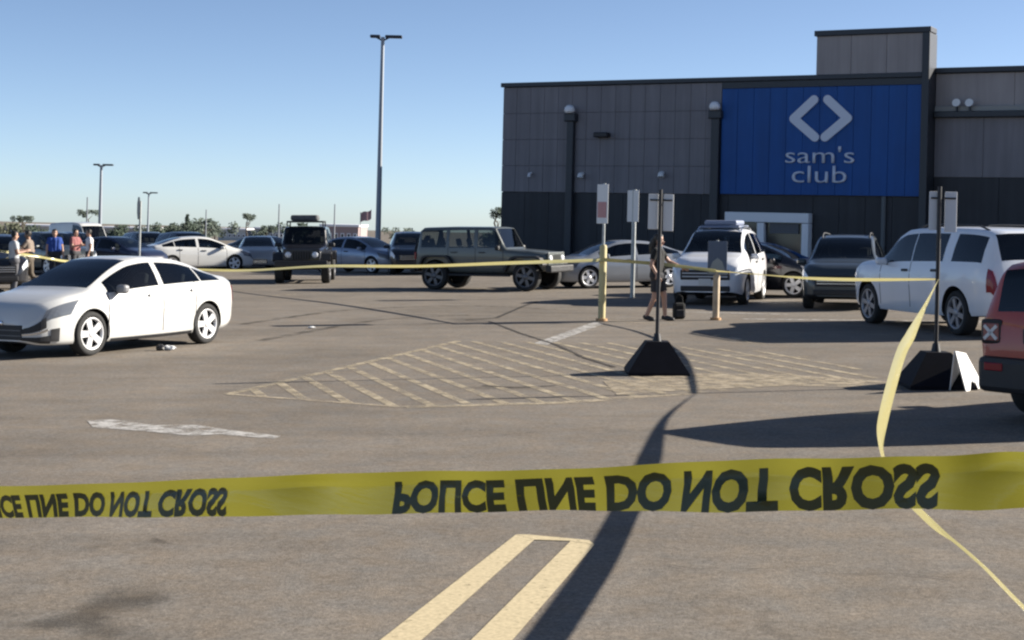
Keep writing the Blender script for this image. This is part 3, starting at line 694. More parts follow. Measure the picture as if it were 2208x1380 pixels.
WRANG = dict(W=1.86, r=.42, tw=.28, arch=.47, axles=(1.50, -1.48), crown=.03, clad=1, shoulder=.985, boxy=True,
    top=[(-2.14, .72), (-2.12, 1.2), (-2.02, 1.78), (-1.92, 1.86), (-1.0, 1.885), (.3, 1.88), (.46, 1.85), (.78, 1.27), (.86, 1.225), (1.5, 1.19), (2.0, 1.14), (2.06, 1.10), (2.09, .8)],
    belt=[(-2.14, .68), (-2.1, 1.17), (-1.8, 1.2), (0, 1.2), (.8, 1.19), (1.5, 1.12), (2.0, 1.05), (2.09, .75)],
    hw=[(-2.14, .76), (-2.0, .79), (.6, .79), (.9, .77), (1.5, .70), (2.04, .62), (2.09, .60)],
    rhw=[(-2.14, .70), (-1.9, .66), (.3, .67), (.8, .70), (1.5, .62), (2.09, .52)],
    zb=[(-2.14, .56), (0, .50), (1.2, .52), (2.09, .6)],
    sidewin=[(-1.96, -1.14), (-1.04, -.22), (-.1, .66)], ws=(.47, .78), rg=(-2.10, -2.03),
    seams=[-.16, .74, -1.06], handles=[.06, -.86], mirror=.62, mirror_m=M_trim, plate=False, style='six', rim_m=M_rimdark)
def make_wrangler(label, x, y, head, paint_m, rack=False, flare_m=None, roof_m=None, group=None):
    root, c, b = make_car('jeep', label, 'jeep', WRANG, x, y, head, paint_m, group=group, roof_m=roof_m, roofsides=False)
    fm = flare_m or M_trim
    for ax, (fa, fb) in ((1.50, (.70, .58)), (-1.48, (.56, .62))):
        for sd_ in (1, -1):
            o_ = [(ax-fa, .62), (ax-fa*.66, .99), (ax-fa*.45, 1.03), (ax+fb*.6, 1.03), (ax+fb*.8, .98), (ax+fb, .78)]
            i_ = [(px_+(ax-px_)*.07, pz-.06) for px_, pz in o_]
            mb = MB(); mb.prism(o_+list(reversed(i_)), sd_*.60, sd_*.945); mb.build('fender_flare', fm, root)
    for nm, x0, x1, z0, z1, w_ in (('front_bumper', 2.12, 2.32, .55, .76, .86), ('rear_bumper', -2.34, -2.15, .52, .72, .82)):
        mb = MB(); mb.bbox(x0, x1, -w_, w_, z0, z1, .04); mb.build(nm, M_trim, root)
    mb = MB(); mb.bbox(2.06, 2.12, -.60, .60, .76, 1.14, .03); gr = mb.build('grille', paint_m, root)
    for k in range(7):
        yy = (k-3)*.085; mb = MB(); mb.bbox(2.115, 2.127, yy-.025, yy+.025, .80, 1.06, .008); mb.build('grille_slot', M_well, gr)
    for sd_ in (1, -1):
        mb = MB(); mb.lathe([(.001, .03), (.07, .025), (.095, .01), (.1, 0)], 20, 'X', Matrix.Translation((2.12, sd_*.44, .95))); mb.build('headlight', M_lamp, root)
        mb = MB(); mb.bbox(-2.2, -2.13, sd_*.62, sd_*.77, .9, 1.12, .02); mb.build('taillight', M_tail, root)
        mb = MB(); mb.bbox(-1.0, 1.0, sd_*.80, sd_*.88, .42, .48, .02); mb.build('side_step', M_trim, root)
    key = (.4, .26, 'six')
    if key not in WHEELS: WHEELS[key] = wheel_meshes(*key)
    sp = link('spare_wheel', WHEELS[key][0], None, root); sp.location = (-2.28, 0, 1.1); sp.rotation_euler = (0, 0, R(90)); link('rim', WHEELS[key][1], None, sp)
    if rack:
        mb = MB(); mb.bbox(-.9, .5, -.62, .62, 2.0, 2.06, .02)
        for xx in (-.85, .45):
            for yy in (-.6, .6): mb.box(xx-.02, xx+.02, yy-.02, yy+.02, 1.86, 2.01)
        rk = mb.build('roof_rack', M_trim, root)
        mb = MB(); mb.bbox(-.7, .35, -.5, .42, 2.06, 2.26, .07); mb.build('cargo_bag', mat('grey canvas', (.10, .105, .11), .9, noise_amt=.3, noise_scale=5), rk)
    return root

CARG = 'parked cars in the lot'
P_white = paint('white car paint', (.56, .56, .545)); P_white2 = paint('pearl white car paint', (.70, .71, .73)); P_wsuv = paint('cool white car paint', (.74, .76, .80))
P_olive = paint('grey green paint', (.085, .095, .09), .4); P_blk = paint('black car paint', (.012, .013, .018)); P_silver = paint('silver car paint', (.30, .32, .35), .3, .4)
P_sblue = paint('silver blue paint', (.22, .27, .36), .3, .4); P_red = paint('red car paint', (.34, .032, .014), .4); P_dkg = paint('dark grey paint', (.05, .06, .065), .3, .3)
P_maroon = paint('maroon paint', (.14, .03, .035)); P_navy = paint('navy paint', (.015, .02, .045)); P_tan = paint('champagne paint', (.33, .31, .29), .3, .3)
H = lambda fx, fy: math.atan2(fy, fx)
# white compact sedan in front on the left
wsr, wsc, wsb = make_car('white_sedan', 'white compact sedan alone in the open lot, nearest car at left', 'car', SEDAN, -6.42, 25.25, H(-.469, -.883), P_white, CARG,
         grille=None, lower=None, handle_m=mat('satin grey', (.25, .25, .25), .4), mirror_m=mat('grey mirror', (.2, .2, .21), .4), side_m=M_glass)
for sd_ in (1, -1):
    wsc.patch('lower_grille', M_trim, 2.10, 2.334, 2.3, 3.7, wsr, .01, sd_, 6, 4, .02)
    wsc.patch('upper_grille', M_trim, 2.16, 2.334, 4.7, 6.0, wsr, .01, sd_, 6, 4, .02)
    wsc.patch('fog_lamp_recess', M_trim, 1.98, 2.10, 2.9, 4.4, wsr, .012, sd_, 4, 4, .02)
    wsc.patch('chrome_strip', M_chrome, 2.14, 2.334, 4.3, 4.55, wsr, .014, sd_, 6, 2, .02)
    wsc.patch('sill', M_trim, -.95, .95, .9, 2.6, wsr, .006, sd_, 10, 3, .01)
mb = MB(); mb.bbox(2.30, 2.345, -.42, .42, .28, .50, .015); fg_ = mb.build('front_grille', M_trim, wsr)
for k in range(2):
    mb = MB(); mb.box(2.34, 2.352, -.40, .40, .335+.08*k, .35+.08*k); mb.build('slat', M_rimdark, fg_)
mb = MB(); mb.lathe([(.001, .012), (.04, .01), (.05, 0)], 4, 'X', Matrix.Translation((2.345, 0, .52))); mb.build('badge', M_chrome, wsr)
# white full size suv on the right
make_car('white_suv', 'large white full size suv parked at right behind the black sign stand', 'suv', BIGSUV, 8.43, 29.75, H(-.235, .972), P_wsuv, CARG, side_m=M_glass2)
# red boxy suv at the right edge
redj, rc, rb = make_car('red_suv', 'red boxy suv at the right edge with its rear turned to us', 'suv', BOXSUV, 6.94, 16.5, H(.82, .57), P_red, CARG)
for sd_ in (1, -1):
    M = Matrix.Translation((-2.075, sd_*.68, .90)) @ Matrix.Rotation(sd_*R(10), 4, 'Z')
    mb = MB(); mb.bbox(-.05, .04, -.12, .12, -.12, .13, .03, M); tl_ = mb.build('taillight', M_trim, redj)
    for q in range(2):
        for r_ in (45, -45):
            pass
    mb = MB(); mb.bbox(-.062, -.03, -.085, .085, -.085, .09, .012, M); mb.build('lens', mat('red grey lens', (.30, .12, .11), .15), tl_)
    for an in (45, -45):
        mb = MB(); mb.box(-.072, -.06, -.095, .095, -.016, .016, M @ Matrix.Rotation(R(an), 4, 'X')); mb.build('lens_bar', M_signw, tl_)
mb = MB(); mb.bbox(-2.17, -2.0, -.82, .82, .30, .66, .06); rbp = mb.build('rear_bumper', M_trim, redj)
for sd_ in (1, -1):
    mb = MB(); mb.bbox(-2.18, -2.15, sd_*.5, sd_*.72, .52, .60, .01); mb.build('reflector', M_tail, rbp)
mb = MB(); mb.bbox(-2.15, -2.06, -.28, .28, .80, .96, .02); mb.build('plate_recess', M_trim, redj)
# jeeps
make_wrangler('dark grey green four door jeep parked side on in the middle row', -.62, 47.2, H(.91, -.41), P_olive, group=CARG)
make_wrangler('black jeep facing us with a loaded roof rack', -7.0, 53.6, H(.06, -1), P_blk, rack=True, group=CARG, roof_m=P_blk)
# silver sedan behind the tilted sign posts
make_car('silver_sedan', 'silver sedan between the grey green jeep and the person in black', 'car', SEDAN, 3.3, 49.0, H(-.93, -.36), P_silver, CARG)
# silver blue car beyond the black jeep
make_car('blue_sedan', 'silver blue sedan between the black jeep and the grey green jeep', 'car', SEDAN, -6.15, 64.0, H(.8, -.6), P_sblue, CARG)
make_car('black_crossover', 'black crossover half hidden behind the rear of the grey green jeep', 'car', CUV, -4.0, 62.5, H(.1, -1), P_blk, CARG)
# white suv facing us
wx, wy, wh = 5.32, 40.1, H(-.30, -.95)
vroot, vc, vb = make_car('white_crossover', 'white suv facing us with a blue grey roof box, before the entrance', 'suv', CUV, wx, wy, wh, P_white2, CARG,
    top=[(k[0], k[1]*1.12) for k in CUV['top']], belt=[(k[0], k[1]*1.08) for k in CUV['belt']], front_plate=.5, rails=(-1.6, .3), rail_m=M_chrome, clad=2, mirror=.8, grille=(.6, .62, .86), slats=2, grille_m=M_trim, slat_m=M_signw)
mb = MB(); mb.bbox(-1.3, .2, -.5, .5, 1.86, 1.93, .03); rk = mb.build('roof_rack', mat('blue grey rack', (.16, .19, .27), .5), vroot)
mb = MB(); mb.bbox(-1.1, .1, -.42, .42, 1.93, 2.06, .05); mb.build('roof_box', mat('blue grey box', (.22, .25, .34), .5), rk)
# dark car with pale nose
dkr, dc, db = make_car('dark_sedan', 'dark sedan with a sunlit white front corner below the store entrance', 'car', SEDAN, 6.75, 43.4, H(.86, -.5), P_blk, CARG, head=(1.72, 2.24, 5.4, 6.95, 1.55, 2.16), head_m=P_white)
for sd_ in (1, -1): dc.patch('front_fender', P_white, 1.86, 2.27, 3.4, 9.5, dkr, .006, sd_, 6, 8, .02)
# dark grey crossover
make_car('grey_crossover', 'dark grey crossover facing us beside the large white suv', 'suv', CUV, 8.05, 37.9, H(-.28, -.96), P_dkg, CARG,
         top=[(k[0], k[1]*1.03) for k in CUV['top']], rails=(-1.6, .3))
# cars further off at left
make_car('distant_sedan', 'small white sedan far at left above the roof of the nearest white sedan', 'car', SEDAN, -13.3, 66.5, H(.87, .5), P_white, CARG)
make_car('dark_hatchback', 'dark blue sedan with a bright roofline left of the octagonal sign', 'car', SEDAN, -16.1, 64.0, H(.86, -.5), P_navy, CARG)
make_car('maroon_sedan', 'maroon sedan far at left behind the yellow tape', 'car', SEDAN, -20.8, 70.0, H(.9, -.4), P_maroon, CARG)
make_car('black_suv', 'black suv cut off by the left edge of the picture', 'suv', CUV, -15.3, 46.5, H(.35, -.94), P_blk, CARG)
make_car('black_sedan', 'black sedan between the small far white sedan and the black jeep', 'car', SEDAN, -11.6, 74.0, H(.7, -.7), P_blk, CARG)
make_car('champagne_sedan', 'champagne sedan half hidden by the left side of the black jeep', 'car', SEDAN, -11.3, 70.2, H(.15, -1), P_tan, CARG)
make_car('charcoal_suv', 'charcoal suv far back behind the octagonal sign', 'suv', CUV, -17.6, 76.0, H(.5, -.86), P_dkg, CARG)
make_car('black_estate', 'black crossover in the far row right of the standing people', 'car', CUV, -15.0, 72.5, H(.55, -.84), P_blk, CARG)
make_car('navy_estate', 'navy crossover far at left between the maroon sedan and the white van', 'car', CUV, -18.9, 67.5, H(.8, -.6), P_navy, CARG)
make_car('charcoal_estate', 'charcoal crossover behind the person in blue at far left', 'car', CUV, -18.0, 61.5, H(.7, -.7), P_dkg, CARG)
make_car('black_hatchback', 'black sedan behind the people at the far left edge', 'car', SEDAN, -19.9, 63.0, H(.75, -.66), P_blk, CARG)
# far white van
VAN = dict(CUV); VAN.update(top=[(-2.6, .8), (-2.58, 1.5), (-2.5, 2.1), (-2.3, 2.25), (0, 2.3), (.9, 2.22), (1.2, 2.05), (1.75, 1.25), (1.9, 1.18), (2.3, 1.05), (2.45, .8), (2.5, .6)],
    belt=[(-2.6, .75), (-2.5, 1.3), (0, 1.25), (1.7, 1.15), (2.3, .95), (2.5, .55)], hw=[(-2.6, .9), (-2.3, .97), (1.8, .97), (2.3, .9), (2.5, .7)], rhw=[(-2.6, .8), (0, .85), (1.0, .82), (1.8, .85), (2.5, .5)],
    zb=[(-2.6, .4), (0, .3), (2.5, .35)], sidewin=[(.3, 1.5)], ws=(1.2, 1.75), rg=(-2.58, -2.5), seams=[.25, 1.55], handles=[.5], mirror=1.4, head=(2.0, 2.42, 5.3, 6.8), tail=(-2.58, -2.4, 4.5, 6.9), axles=(1.6, -1.6), W=1.94, clad=2, rails=None)
make_car('white_van', 'white van far at left behind the standing people', 'van', VAN, -28.4, 104.0, H(.75, -.66), P_white, CARG)

# ------------------------------------------------------------------ poles, signs, bollards, stands
def lamp_pole(u, vtop, s, label, rad=.11, double=True, m=None):
    x = (u-U0)/s; y = F/s; root = thing('lamp_pole', label, 'lamp post', plumb(x, y), 'lamp posts of the lot')
    h = CH-(vtop-V0)/s+drop(y)
    mb = MB(); mb.tube([(0, 0, -.1), (0, 0, .9)], .28, 16); mb.build('footing', mat('concrete', (.3, .29, .27), .9, noise_amt=.15), root)
    mb = MB(); mb.tube([(0, 0, .9), (0, 0, h)], [rad*1.25, rad*.8], 12); mb.build('pole', m or mat('grey pole', (.26, .29, .33), .5, .2), root)
    for a, ln in ((0, .95), (180, .62)):
        M = Matrix.Rotation(R(a), 4, 'Z'); mb = MB(); mb.tube([M @ Vector((0, 0, h-.18)), M @ Vector((.3, 0, h-.02))], .04, 8); ar = mb.build('arm', M_cope, root)
        mb = MB(); mb.bbox(.12, ln, -.17, .17, h-.04, h+.10, .04, M); mb.build('lamp_head', mat('dark lamp head', (.03, .035, .05), .5), root)
    return root
lamp_pole(813.5, 80, 44, 'tall grey lamp post between the black jeep and the store')
lamp_pole(214, 356, 27, 'second tallest lamp post, far at left', .13)
lamp_pole(318, 416, 20, 'thin far lamp post just right of the octagonal sign', .1)
for u, v, s, l in ((186, 425, 19, 'far thin pole left of the second tallest lamp post'), (443, 452, 16, 'far thin pole among the distant trees'), (600, 440, 17, 'far thin pole left of the black jeep roof'), (720, 440, 17, 'far thin pole between the black jeep and the tall lamp post')):
    x, y = (u-U0)/s, F/s; mb = MB(); h = CH-(v-V0)/s+drop(y); mb.tube([(0, 0, -1), (0, 0, h)], [.12, .07], 8); o = mb.build('utility_pole', mat('far pole', (.2, .22, .25), .7), None); o.matrix_world = plumb(x, y); tag(o, l, 'pole', 'distant poles')

# octagonal sign at left
s_ = 62; x, y = (299-U0)/s_, F/s_
st = thing('octagonal_sign', 'octagonal traffic sign on a tall post at left, seen almost edge on', 'sign', plumb(x, y, R(-70)))
mb = MB(); mb.tube([(0, 0, 0), (0, 0, 2.75)], .04, 8); mb.build('post', M_steel, st)
mb = MB(); oc = [(.42*math.cos(R(22.5+45*k)), 2.5+.42*math.sin(R(22.5+45*k))) for k in range(8)]; mb.prism(oc, -.07, -.05); mb.build('plate', mat('sign back', (.13, .14, .14), .5, .3), st)

def bollard_sign(u, v, s, label, h_b, r_b, plate, pm, head, bcol, post_h=None, post_r=.03):
    x, y = (u-U0)/s, F/s; root = thing('sign_post', label, 'sign', plumb(x, y, head))
    if h_b:
        mb = MB(); mb.tube([(0, 0, 0), (0, 0, h_b-.04), (0, 0, h_b)], [r_b, r_b, r_b*.75], 16); bo = mb.build('bollard', bcol, root)
        mb = MB(); mb.tube([(0, 0, .0), (0, 0, .05)], r_b*1.6, 16); mb.build('base_ring', mat('kerb paint', (.42, .25, .12), .8, noise_amt=.2), bo)
    z0, z1, w_ = plate
    mb = MB(); mb.tube([(0, 0, max(h_b-.02, 0)), (0, 0, z1+.02)], post_r, 8); mb.build('post', M_steel, root)
    mb = MB(); mb.bbox(-w_/2, w_/2, -.05, -.035, z0, z1, .006); pl = mb.build('plate', pm, root)
    return root, pl
M_yb = mat('faded yellow paint', (.50, .43, .22), .7, noise_amt=.18, noise_scale=4)
M_ob = mat('faded cream paint', (.48, .38, .26), .75, noise_amt=.2, noise_scale=4)
r1, pl = bollard_sign(1297, 692, 106, 'narrow white and red sign on a pale yellow bollard', 1.55, .075, (1.98, 2.78, .42), M_signw, R(-62), M_yb)
mb = MB(); mb.box(-.17, .17, -.056, -.052, 2.1, 2.42); mb.build('red_band', mat('faded sign red', (.42, .2, .2), .5), pl)
r2, pl = bollard_sign(1363, 642, 81, 'plain white sign on a thin steel post behind the person in black', 0, .1, (2.02, 2.86, .52), M_signw, R(-60), M_yb, post_r=.06)
r3, pl = bollard_sign(1543, 690, 105, 'low blue parking sign on a cream bollard in front of the white suv', 1.0, .07, (.92, 1.62, .40), mat('sign slate blue', (.10, .125, .17), .5), R(2), M_ob)
mb = MB(); mb.prism([(-.19, .94), (.19, .94), (.1, 1.2), (0, 1.28), (-.1, 1.2)], -.058, -.052); mb.build('pale_symbol', mat('sign grey', (.3, .32, .3), .5), pl)

def stand(u, v, label, turn, gap_l, gap_r):
    s = (v-V0)/CH; x, y = (u-U0)/s, F/s; root = thing('sign_stand', label, 'sign stand', plumb(x, y, turn), 'portable black sign stands')
    mb = MB(); w0, w1, hb = .40, .15, .43
    vs = [(-w0, -w0, .0), (w0, -w0, .0), (w0, w0, .0), (-w0, w0, .0), (-w0, -w0, .04), (w0, -w0, .04), (w0, w0, .04), (-w0, w0, .04), (-w1, -w1, hb), (w1, -w1, hb), (w1, w1, hb), (-w1, w1, hb)]
    mb.add(vs, [(3, 2, 1, 0), (0, 1, 5, 4), (1, 2, 6, 5), (2, 3, 7, 6), (3, 0, 4, 7), (4, 5, 9, 8), (5, 6, 10, 9), (6, 7, 11, 10), (7, 4, 8, 11), (8, 9, 10, 11)]); bs = mb.build('base', mat('black rubber', (.006, .006, .010), .75, spec=.2, noise_amt=.2), root)
    mb = MB(); mb.tube([(0, 0, hb), (0, 0, hb+.1)], [.06, .04], 12); mb.build('collar', M_black, bs)
    mb = MB(); mb.tube([(0, 0, hb), (0, 0, 2.44)], .026, 10); mb.build('pole', M_black, root)
    for (a, b_), z0, z1 in ((gap_l, 1.91, 2.38), (gap_r, 1.89, 2.38)):
        mb = MB(); mb.bbox(a, b_, .03, .045, z0, z1, .01); mb.build('plate', M_signw, root)
    mb = MB(); mb.tube([(gap_l[0]+.02, .022, 2.30), (gap_r[1]-.02, .022, 2.30)], .012, 6); mb.build('cross_bar', M_black, root)
    return root
stand(1415, 805, 'black pyramid base sign stand with two white plates, in the middle', R(0), (-.155, -.022), (.045, .18))
stand(2016, 834, 'black pyramid base sign stand with two white plates, near the red suv', R(0), (-.115, .03), (.075, .225))
# white folded sign leaning by the right stand
s_ = 177; x, y = (2044-U0)/s_, F/s_-.45
wf = thing('folded_floor_sign', 'white folded plastic sign leaning against the right black stand', 'floor sign', plumb(x, y, R(52)))
for sd_, nm in ((-1, 'panel'), (1, 'panel')):
    mb = MB(); y0 = sd_*.10
    o_ = [(-.02, .0), (.10, .0), (.17, .10), (.30, .09), (.36, .0), (.56, .0), (.16, .44), (-.14, .48)]
    n_ = len(o_)
    vs = [(a, y0*(1-b_/.5)-.006, b_) for a, b_ in o_]+[(a, y0*(1-b_/.5)+.006, b_) for a, b_ in o_]
    mb.add(vs, [tuple(range(n_)), tuple(reversed(range(n_, 2*n_)))]+[(i, i+n_, (i+1) % n_+n_, (i+1) % n_) for i in range(n_)]); mb.build(nm, M_white, wf)

# ------------------------------------------------------------------ tapes
def tape_mat(name, col, tr):
    m = bpy.data.materials.new(name); m.use_nodes = True; nt = m.node_tree; N = nt.nodes; L = nt.links
    b = N['Principled BSDF']; b.inputs['Base Color'].default_value = (*col, 1); b.inputs['Roughness'].default_value = .22
    tl_ = N.new('ShaderNodeBsdfTranslucent'); tl_.inputs[0].default_value = (*col, 1)
    mx = N.new('ShaderNodeMixShader'); mx.inputs[0].default_value = tr
    n = N.new('ShaderNodeTexNoise'); tc = N.new('ShaderNodeTexCoord'); mp = N.new('ShaderNodeMapping'); mp.inputs['Scale'].default_value = (3, 3, 30)
    L.new(tc.outputs['Object'], mp.inputs[0]); L.new(mp.outputs[0], n.inputs['Vector']); n.inputs['Scale'].default_value = 2; n.inputs['Detail'].default_value = 3
    bp = N.new('ShaderNodeBump'); bp.inputs['Strength'].default_value = .25; bp.inputs['Distance'].default_value = .01; L.new(n.outputs[0], bp.inputs['Height']); L.new(bp.outputs[0], b.inputs['Normal'])
    L.new(b.outputs[0], mx.inputs[1]); L.new(tl_.outputs[0], mx.inputs[2]); L.new(mx.outputs[0], N['Material Output'].inputs[0]); return m
M_tape = tape_mat('yellow film', (.185, .172, .022), .42); M_tape2 = tape_mat('sunlit film', (.50, .45, .20), .3)  # same film, light put into the colour: dull as backlit, pale as sunlit
M_ink = mat('black ink', (.034, .042, .012), .45)
def catmull(pts, n=10):
    out = []; P_ = [pts[0]]+list(pts)+[pts[-1]]
    for i in range(1, len(P_)-2):
        a, b, c, d = P_[i-1], P_[i], P_[i+1], P_[i+2]
        for k in range(n):
            t_ = k/n; out.append(tuple(.5*((2*b[j])+(-a[j]+c[j])*t_+(2*a[j]-5*b[j]+4*c[j]-d[j])*t_*t_+(-a[j]+3*b[j]-3*c[j]+d[j])*t_**3) for j in range(len(b))))
    out.append(tuple(pts[-1])); return out
def ribbon(pts, width, twist, rows=3):   # pts: world points; twist: angle of the strip's width from vertical, per point
    mb = MB(); n = len(pts); vs = []
    for i, p in enumerate(pts):
        d = (Vector(pts[min(i+1, n-1)])-Vector(pts[max(i-1, 0)])).normalized(); up = Vector((0, 0, 1)); up = (up-d*up.dot(d)).normalized(); sd2 = d.cross(up)
        w = up*math.cos(twist[i])+sd2*math.sin(twist[i])
        for r_ in range(rows+1): wd_ = width[i] if isinstance(width, list) else width; vs.append(Vector(p)+w*wd_*(r_/rows-.5)+w.cross(d)*(.12*wd_*math.sin(math.pi*r_/rows)))
    W = rows+1; mb.add(vs, [(i*W+r_, (i+1)*W+r_, (i+1)*W+r_+1, i*W+r_+1) for i in range(n-1) for r_ in range(rows)], True)
    return mb
# front tape: runs from far left to near right just in front of the camera
TAPE_S = pchip([(-700, 760), (-300, 880), (0, 985), (497, 1150), (850, 1280), (1500, 1440), (2208, 1605), (2400, 1650)])
def tape_pt(k):   # k 0..1 over the frame width and beyond; returns top and bottom edge
    u = -700+3100*k; s = TAPE_S(u)
    top = 1046+(1010-1046)*u/1104 if u < 1104 else 1010+(973-1010)*(u-1104)/1104
    bot = 1119-15*u/1104 if u < 1104 else 1104-7*(u-1104)/1104
    top += 3*math.sin(u/150.0)
    return u, s, top, bot
NT = 156; vs = []; rowsf = (0, .16, .33, .36, .62, 1.0)
front_tb = []
for i in range(NT+1):
    u, s, top, bot = tape_pt(i/NT); a = at(u, top, s); b_ = at(u, bot, s); front_tb.append((a, b_))
    nrm_ = Vector((-.5, -.86, 0))
    for f_ in rowsf:
        wob = .006*math.sin(i*.21+f_*3)+.005*math.sin(i*.5+1.3)+.010*math.sin(i*.12)*f_
        fold = {0: .009, .16: .003, .33: -.003, .36: -.0028, .62: 0, 1.0: 0}[f_]
        crease = -.020*math.exp(-((i-68)/3.4)**2)*(f_/.33 if f_ < .34 else max(0, 1-(f_-.33)*2))+.02*math.exp(-((i-143)/4.0)**2)*math.sin((f_-.2)*4+i*.3)
        vs.append(a.lerp(b_, f_)+nrm_*(wob+fold+crease))
W = len(rowsf); mb = MB(); mb.add(vs, [(i*W+r_, i*W+r_+1, (i+1)*W+r_+1, (i+1)*W+r_) for i in range(NT) for r_ in range(W-1)], True)
ft = mb.build('barrier_tape', M_tape); tag(ft, 'wide yellow barrier tape with black lettering stretched right across the foreground', 'tape', 'yellow barrier tapes')
def tape_surface(u, f_):     # point of the front tape at bearing u, fraction f from the top edge
    k = (u+700)/3100*NT; i = max(0, min(NT-1, int(k))); t_ = k-i; j = 0
    while j < W-2 and f_ > rowsf[j+1]: j += 1
    g_ = (f_-rowsf[j])/(rowsf[j+1]-rowsf[j])
    q = lambda i_: Vector(vs[i_*W+j]).lerp(Vector(vs[i_*W+j+1]), g_)
    return q(i).lerp(q(i+1), t_)
LEN = [0.0]
for i in range(NT): LEN.append(LEN[-1]+(front_tb[i+1][1]-front_tb[i][1]).length)
def len_at(u): k = (u+700)/3100*NT; i = max(0, min(NT-1, int(k))); return LEN[i]+(LEN[i+1]-LEN[i])*(k-i)
def at_len(l):
    i = 0
    while i < NT-1 and LEN[i+1] < l: i += 1
    return -700+3100*(i+(l-LEN[i])/(LEN[i+1]-LEN[i]))/NT
def tape_text(l0, l1, f_top0, f_top1, f_bot):
    me = text_mesh('POLICE LINE DO NOT CROSS', 1, .05, 0, 3); xs_ = [p.co.x for p in me.vertices]; ys_ = [p.co.y for p in me.vertices]
    x0, x1, y0, y1 = min(xs_), max(xs_), min(ys_), max(ys_); bm = bmesh.new(); bm.from_mesh(me)
    bmesh.ops.subdivide_edges(bm, edges=[e for e in bm.edges if e.calc_length() > .25], cuts=2, use_grid_fill=False)
    bmesh.ops.triangulate(bm, faces=bm.faces)
    for p in bm.verts:
        a = (p.co.x-x0)/(x1-x0); u = at_len(l0+(l1-l0)*a)      # even spacing along the film
        b_ = (p.co.y-y0)/(y1-y0); f_ = f_bot+((f_top0+(f_top1-f_top0)*a)-f_bot)*(1-b_)     # seen from behind and hung upside down
        p.co = tape_surface(u, f_)+Vector((-.5, -.86, 0))*.0012
    bm.to_mesh(me); bm.free(); o = link('lettering', me, M_ink, ft); return o
lA, lB = len_at(850), len_at(2024); tape_text(lA, lB, .24, .14, 1.01); l2 = len_at(497); tape_text(l2-(lB-lA), l2, .3, .24, 1.0)

# tape running from the right stand towards us
dp = [(2024, 602, 177, .0), (2014, 622, 196, .12), (2000, 650, 212, .2), (1965, 720, 244, .75), (1940, 770, 268, .85), (1905, 900, 342, .6), (1899, 965, 386, .4), (1925, 1040, 450, .5), (1985, 1105, 522, .5), (2040, 1155, 578, .8), (2120, 1225, 645, 1.2), (2230, 1335, 725, 1.3), (2420, 1500, 840, 1.2)]
dpc = catmull(dp, 8); pts_ = [at(a, b_, c) for a, b_, c, d in dpc]; tw_ = []
for i, (a, b_, c, d) in enumerate(dpc):
    if b_ > 1130:                       # here the film turns edge on
        t_ = (pts_[min(i+1, len(pts_)-1)]-pts_[i-1]).normalized(); up_ = Vector((0, 0, 1)); up_ = (up_-t_*up_.dot(t_)).normalized(); sd_ = t_.cross(up_); n_ = (pts_[i]-cam.location).cross(t_)
        e_ = math.atan2(-up_.dot(n_), sd_.dot(n_)); f_ = min(1, (b_-1130)/45)
        while e_-d > math.pi/2: e_ -= math.pi
        while d-e_ > math.pi/2: e_ += math.pi
        d = d+(e_+.04-d)*f_
    tw_.append(d)
mb = ribbon(pts_, [.012+.08*max(0, min(1, (c-182)/62)) for a, b_, c, d in dpc], tw_)
tag(mb.build('barrier_tape', M_tape2), 'yellow tape sagging from the right black stand down towards the camera', 'tape', 'yellow barrier tapes')
# far tapes
far = [((-60, 532, 78), (0, 541, 76), (76, 552, 74), (150, 564, 72), (299, 574, 62.3)), ((299, 574, 62.3), (420, 581, 66), (540, 583, 70), (700, 574, 77), (900, 574, 86), (1100, 567, 96), (1296, 561, 107)),
       ((1298, 560, 107), (1370, 565, 106), (1440, 571, 106), (1543, 584, 106.5)), ((1543, 584, 106.5), (1640, 592, 115), (1745, 600, 128), (1860, 603, 146), (2020, 602, 177))]
labels = ['yellow tape at the far left edge above the white sedan', 'long yellow tape strung across in front of the jeeps', 'yellow tape passing the person in black between two bollards', 'yellow tape from the cream bollard to the right black stand']
for q, l in zip(far, labels):
    c_ = catmull(list(q), 8); mb = ribbon([at(*k) for k in c_], .052 if l is labels[3] else .075, [(.75 if l is labels[3] else 0)+.5*math.sin(i*.23) for i in range(len(c_))], 2); tag(mb.build('barrier_tape', M_tape2), l, 'tape', 'yellow barrier tapes')

# ------------------------------------------------------------------ people
def capsule(bm, a, b, ra, rb, n=10):
    a, b = Vector(a), Vector(b); d = b-a; L_ = d.length or 1e-4; z = d.normalized(); x = z.orthogonal().normalized(); y = z.cross(x); prof = []
    for k in range(5): an = math.pi/2*(1-k/4); prof.append((math.cos(an)*ra, -math.sin(an)*ra))
    for k in range(5): an = math.pi/2*(k/4); prof.append((math.cos(an)*rb, L_+math.sin(an)*rb))
    rings = []
    for r_, h in prof: rings.append([bm.verts.new(a+z*h+(x*math.cos(2*math.pi*k/n)+y*math.sin(2*math.pi*k/n))*max(r_, .0008)) for k in range(n)])
    for i in range(len(rings)-1):
        for k in range(n): bm.faces.new((rings[i][k], rings[i][(k+1) % n], rings[i+1][(k+1) % n], rings[i+1][k]))
    bm.faces.new(list(reversed(rings[0]))); bm.faces.new(rings[-1])
SKIN = mat('skin', (.42, .25, .18), .55); SKIN2 = mat('tan skin', (.30, .17, .11), .55); SHOE = mat('shoe', (.02, .02, .022), .6); HAIR = mat('dark hair', (.012, .010, .009), .6)
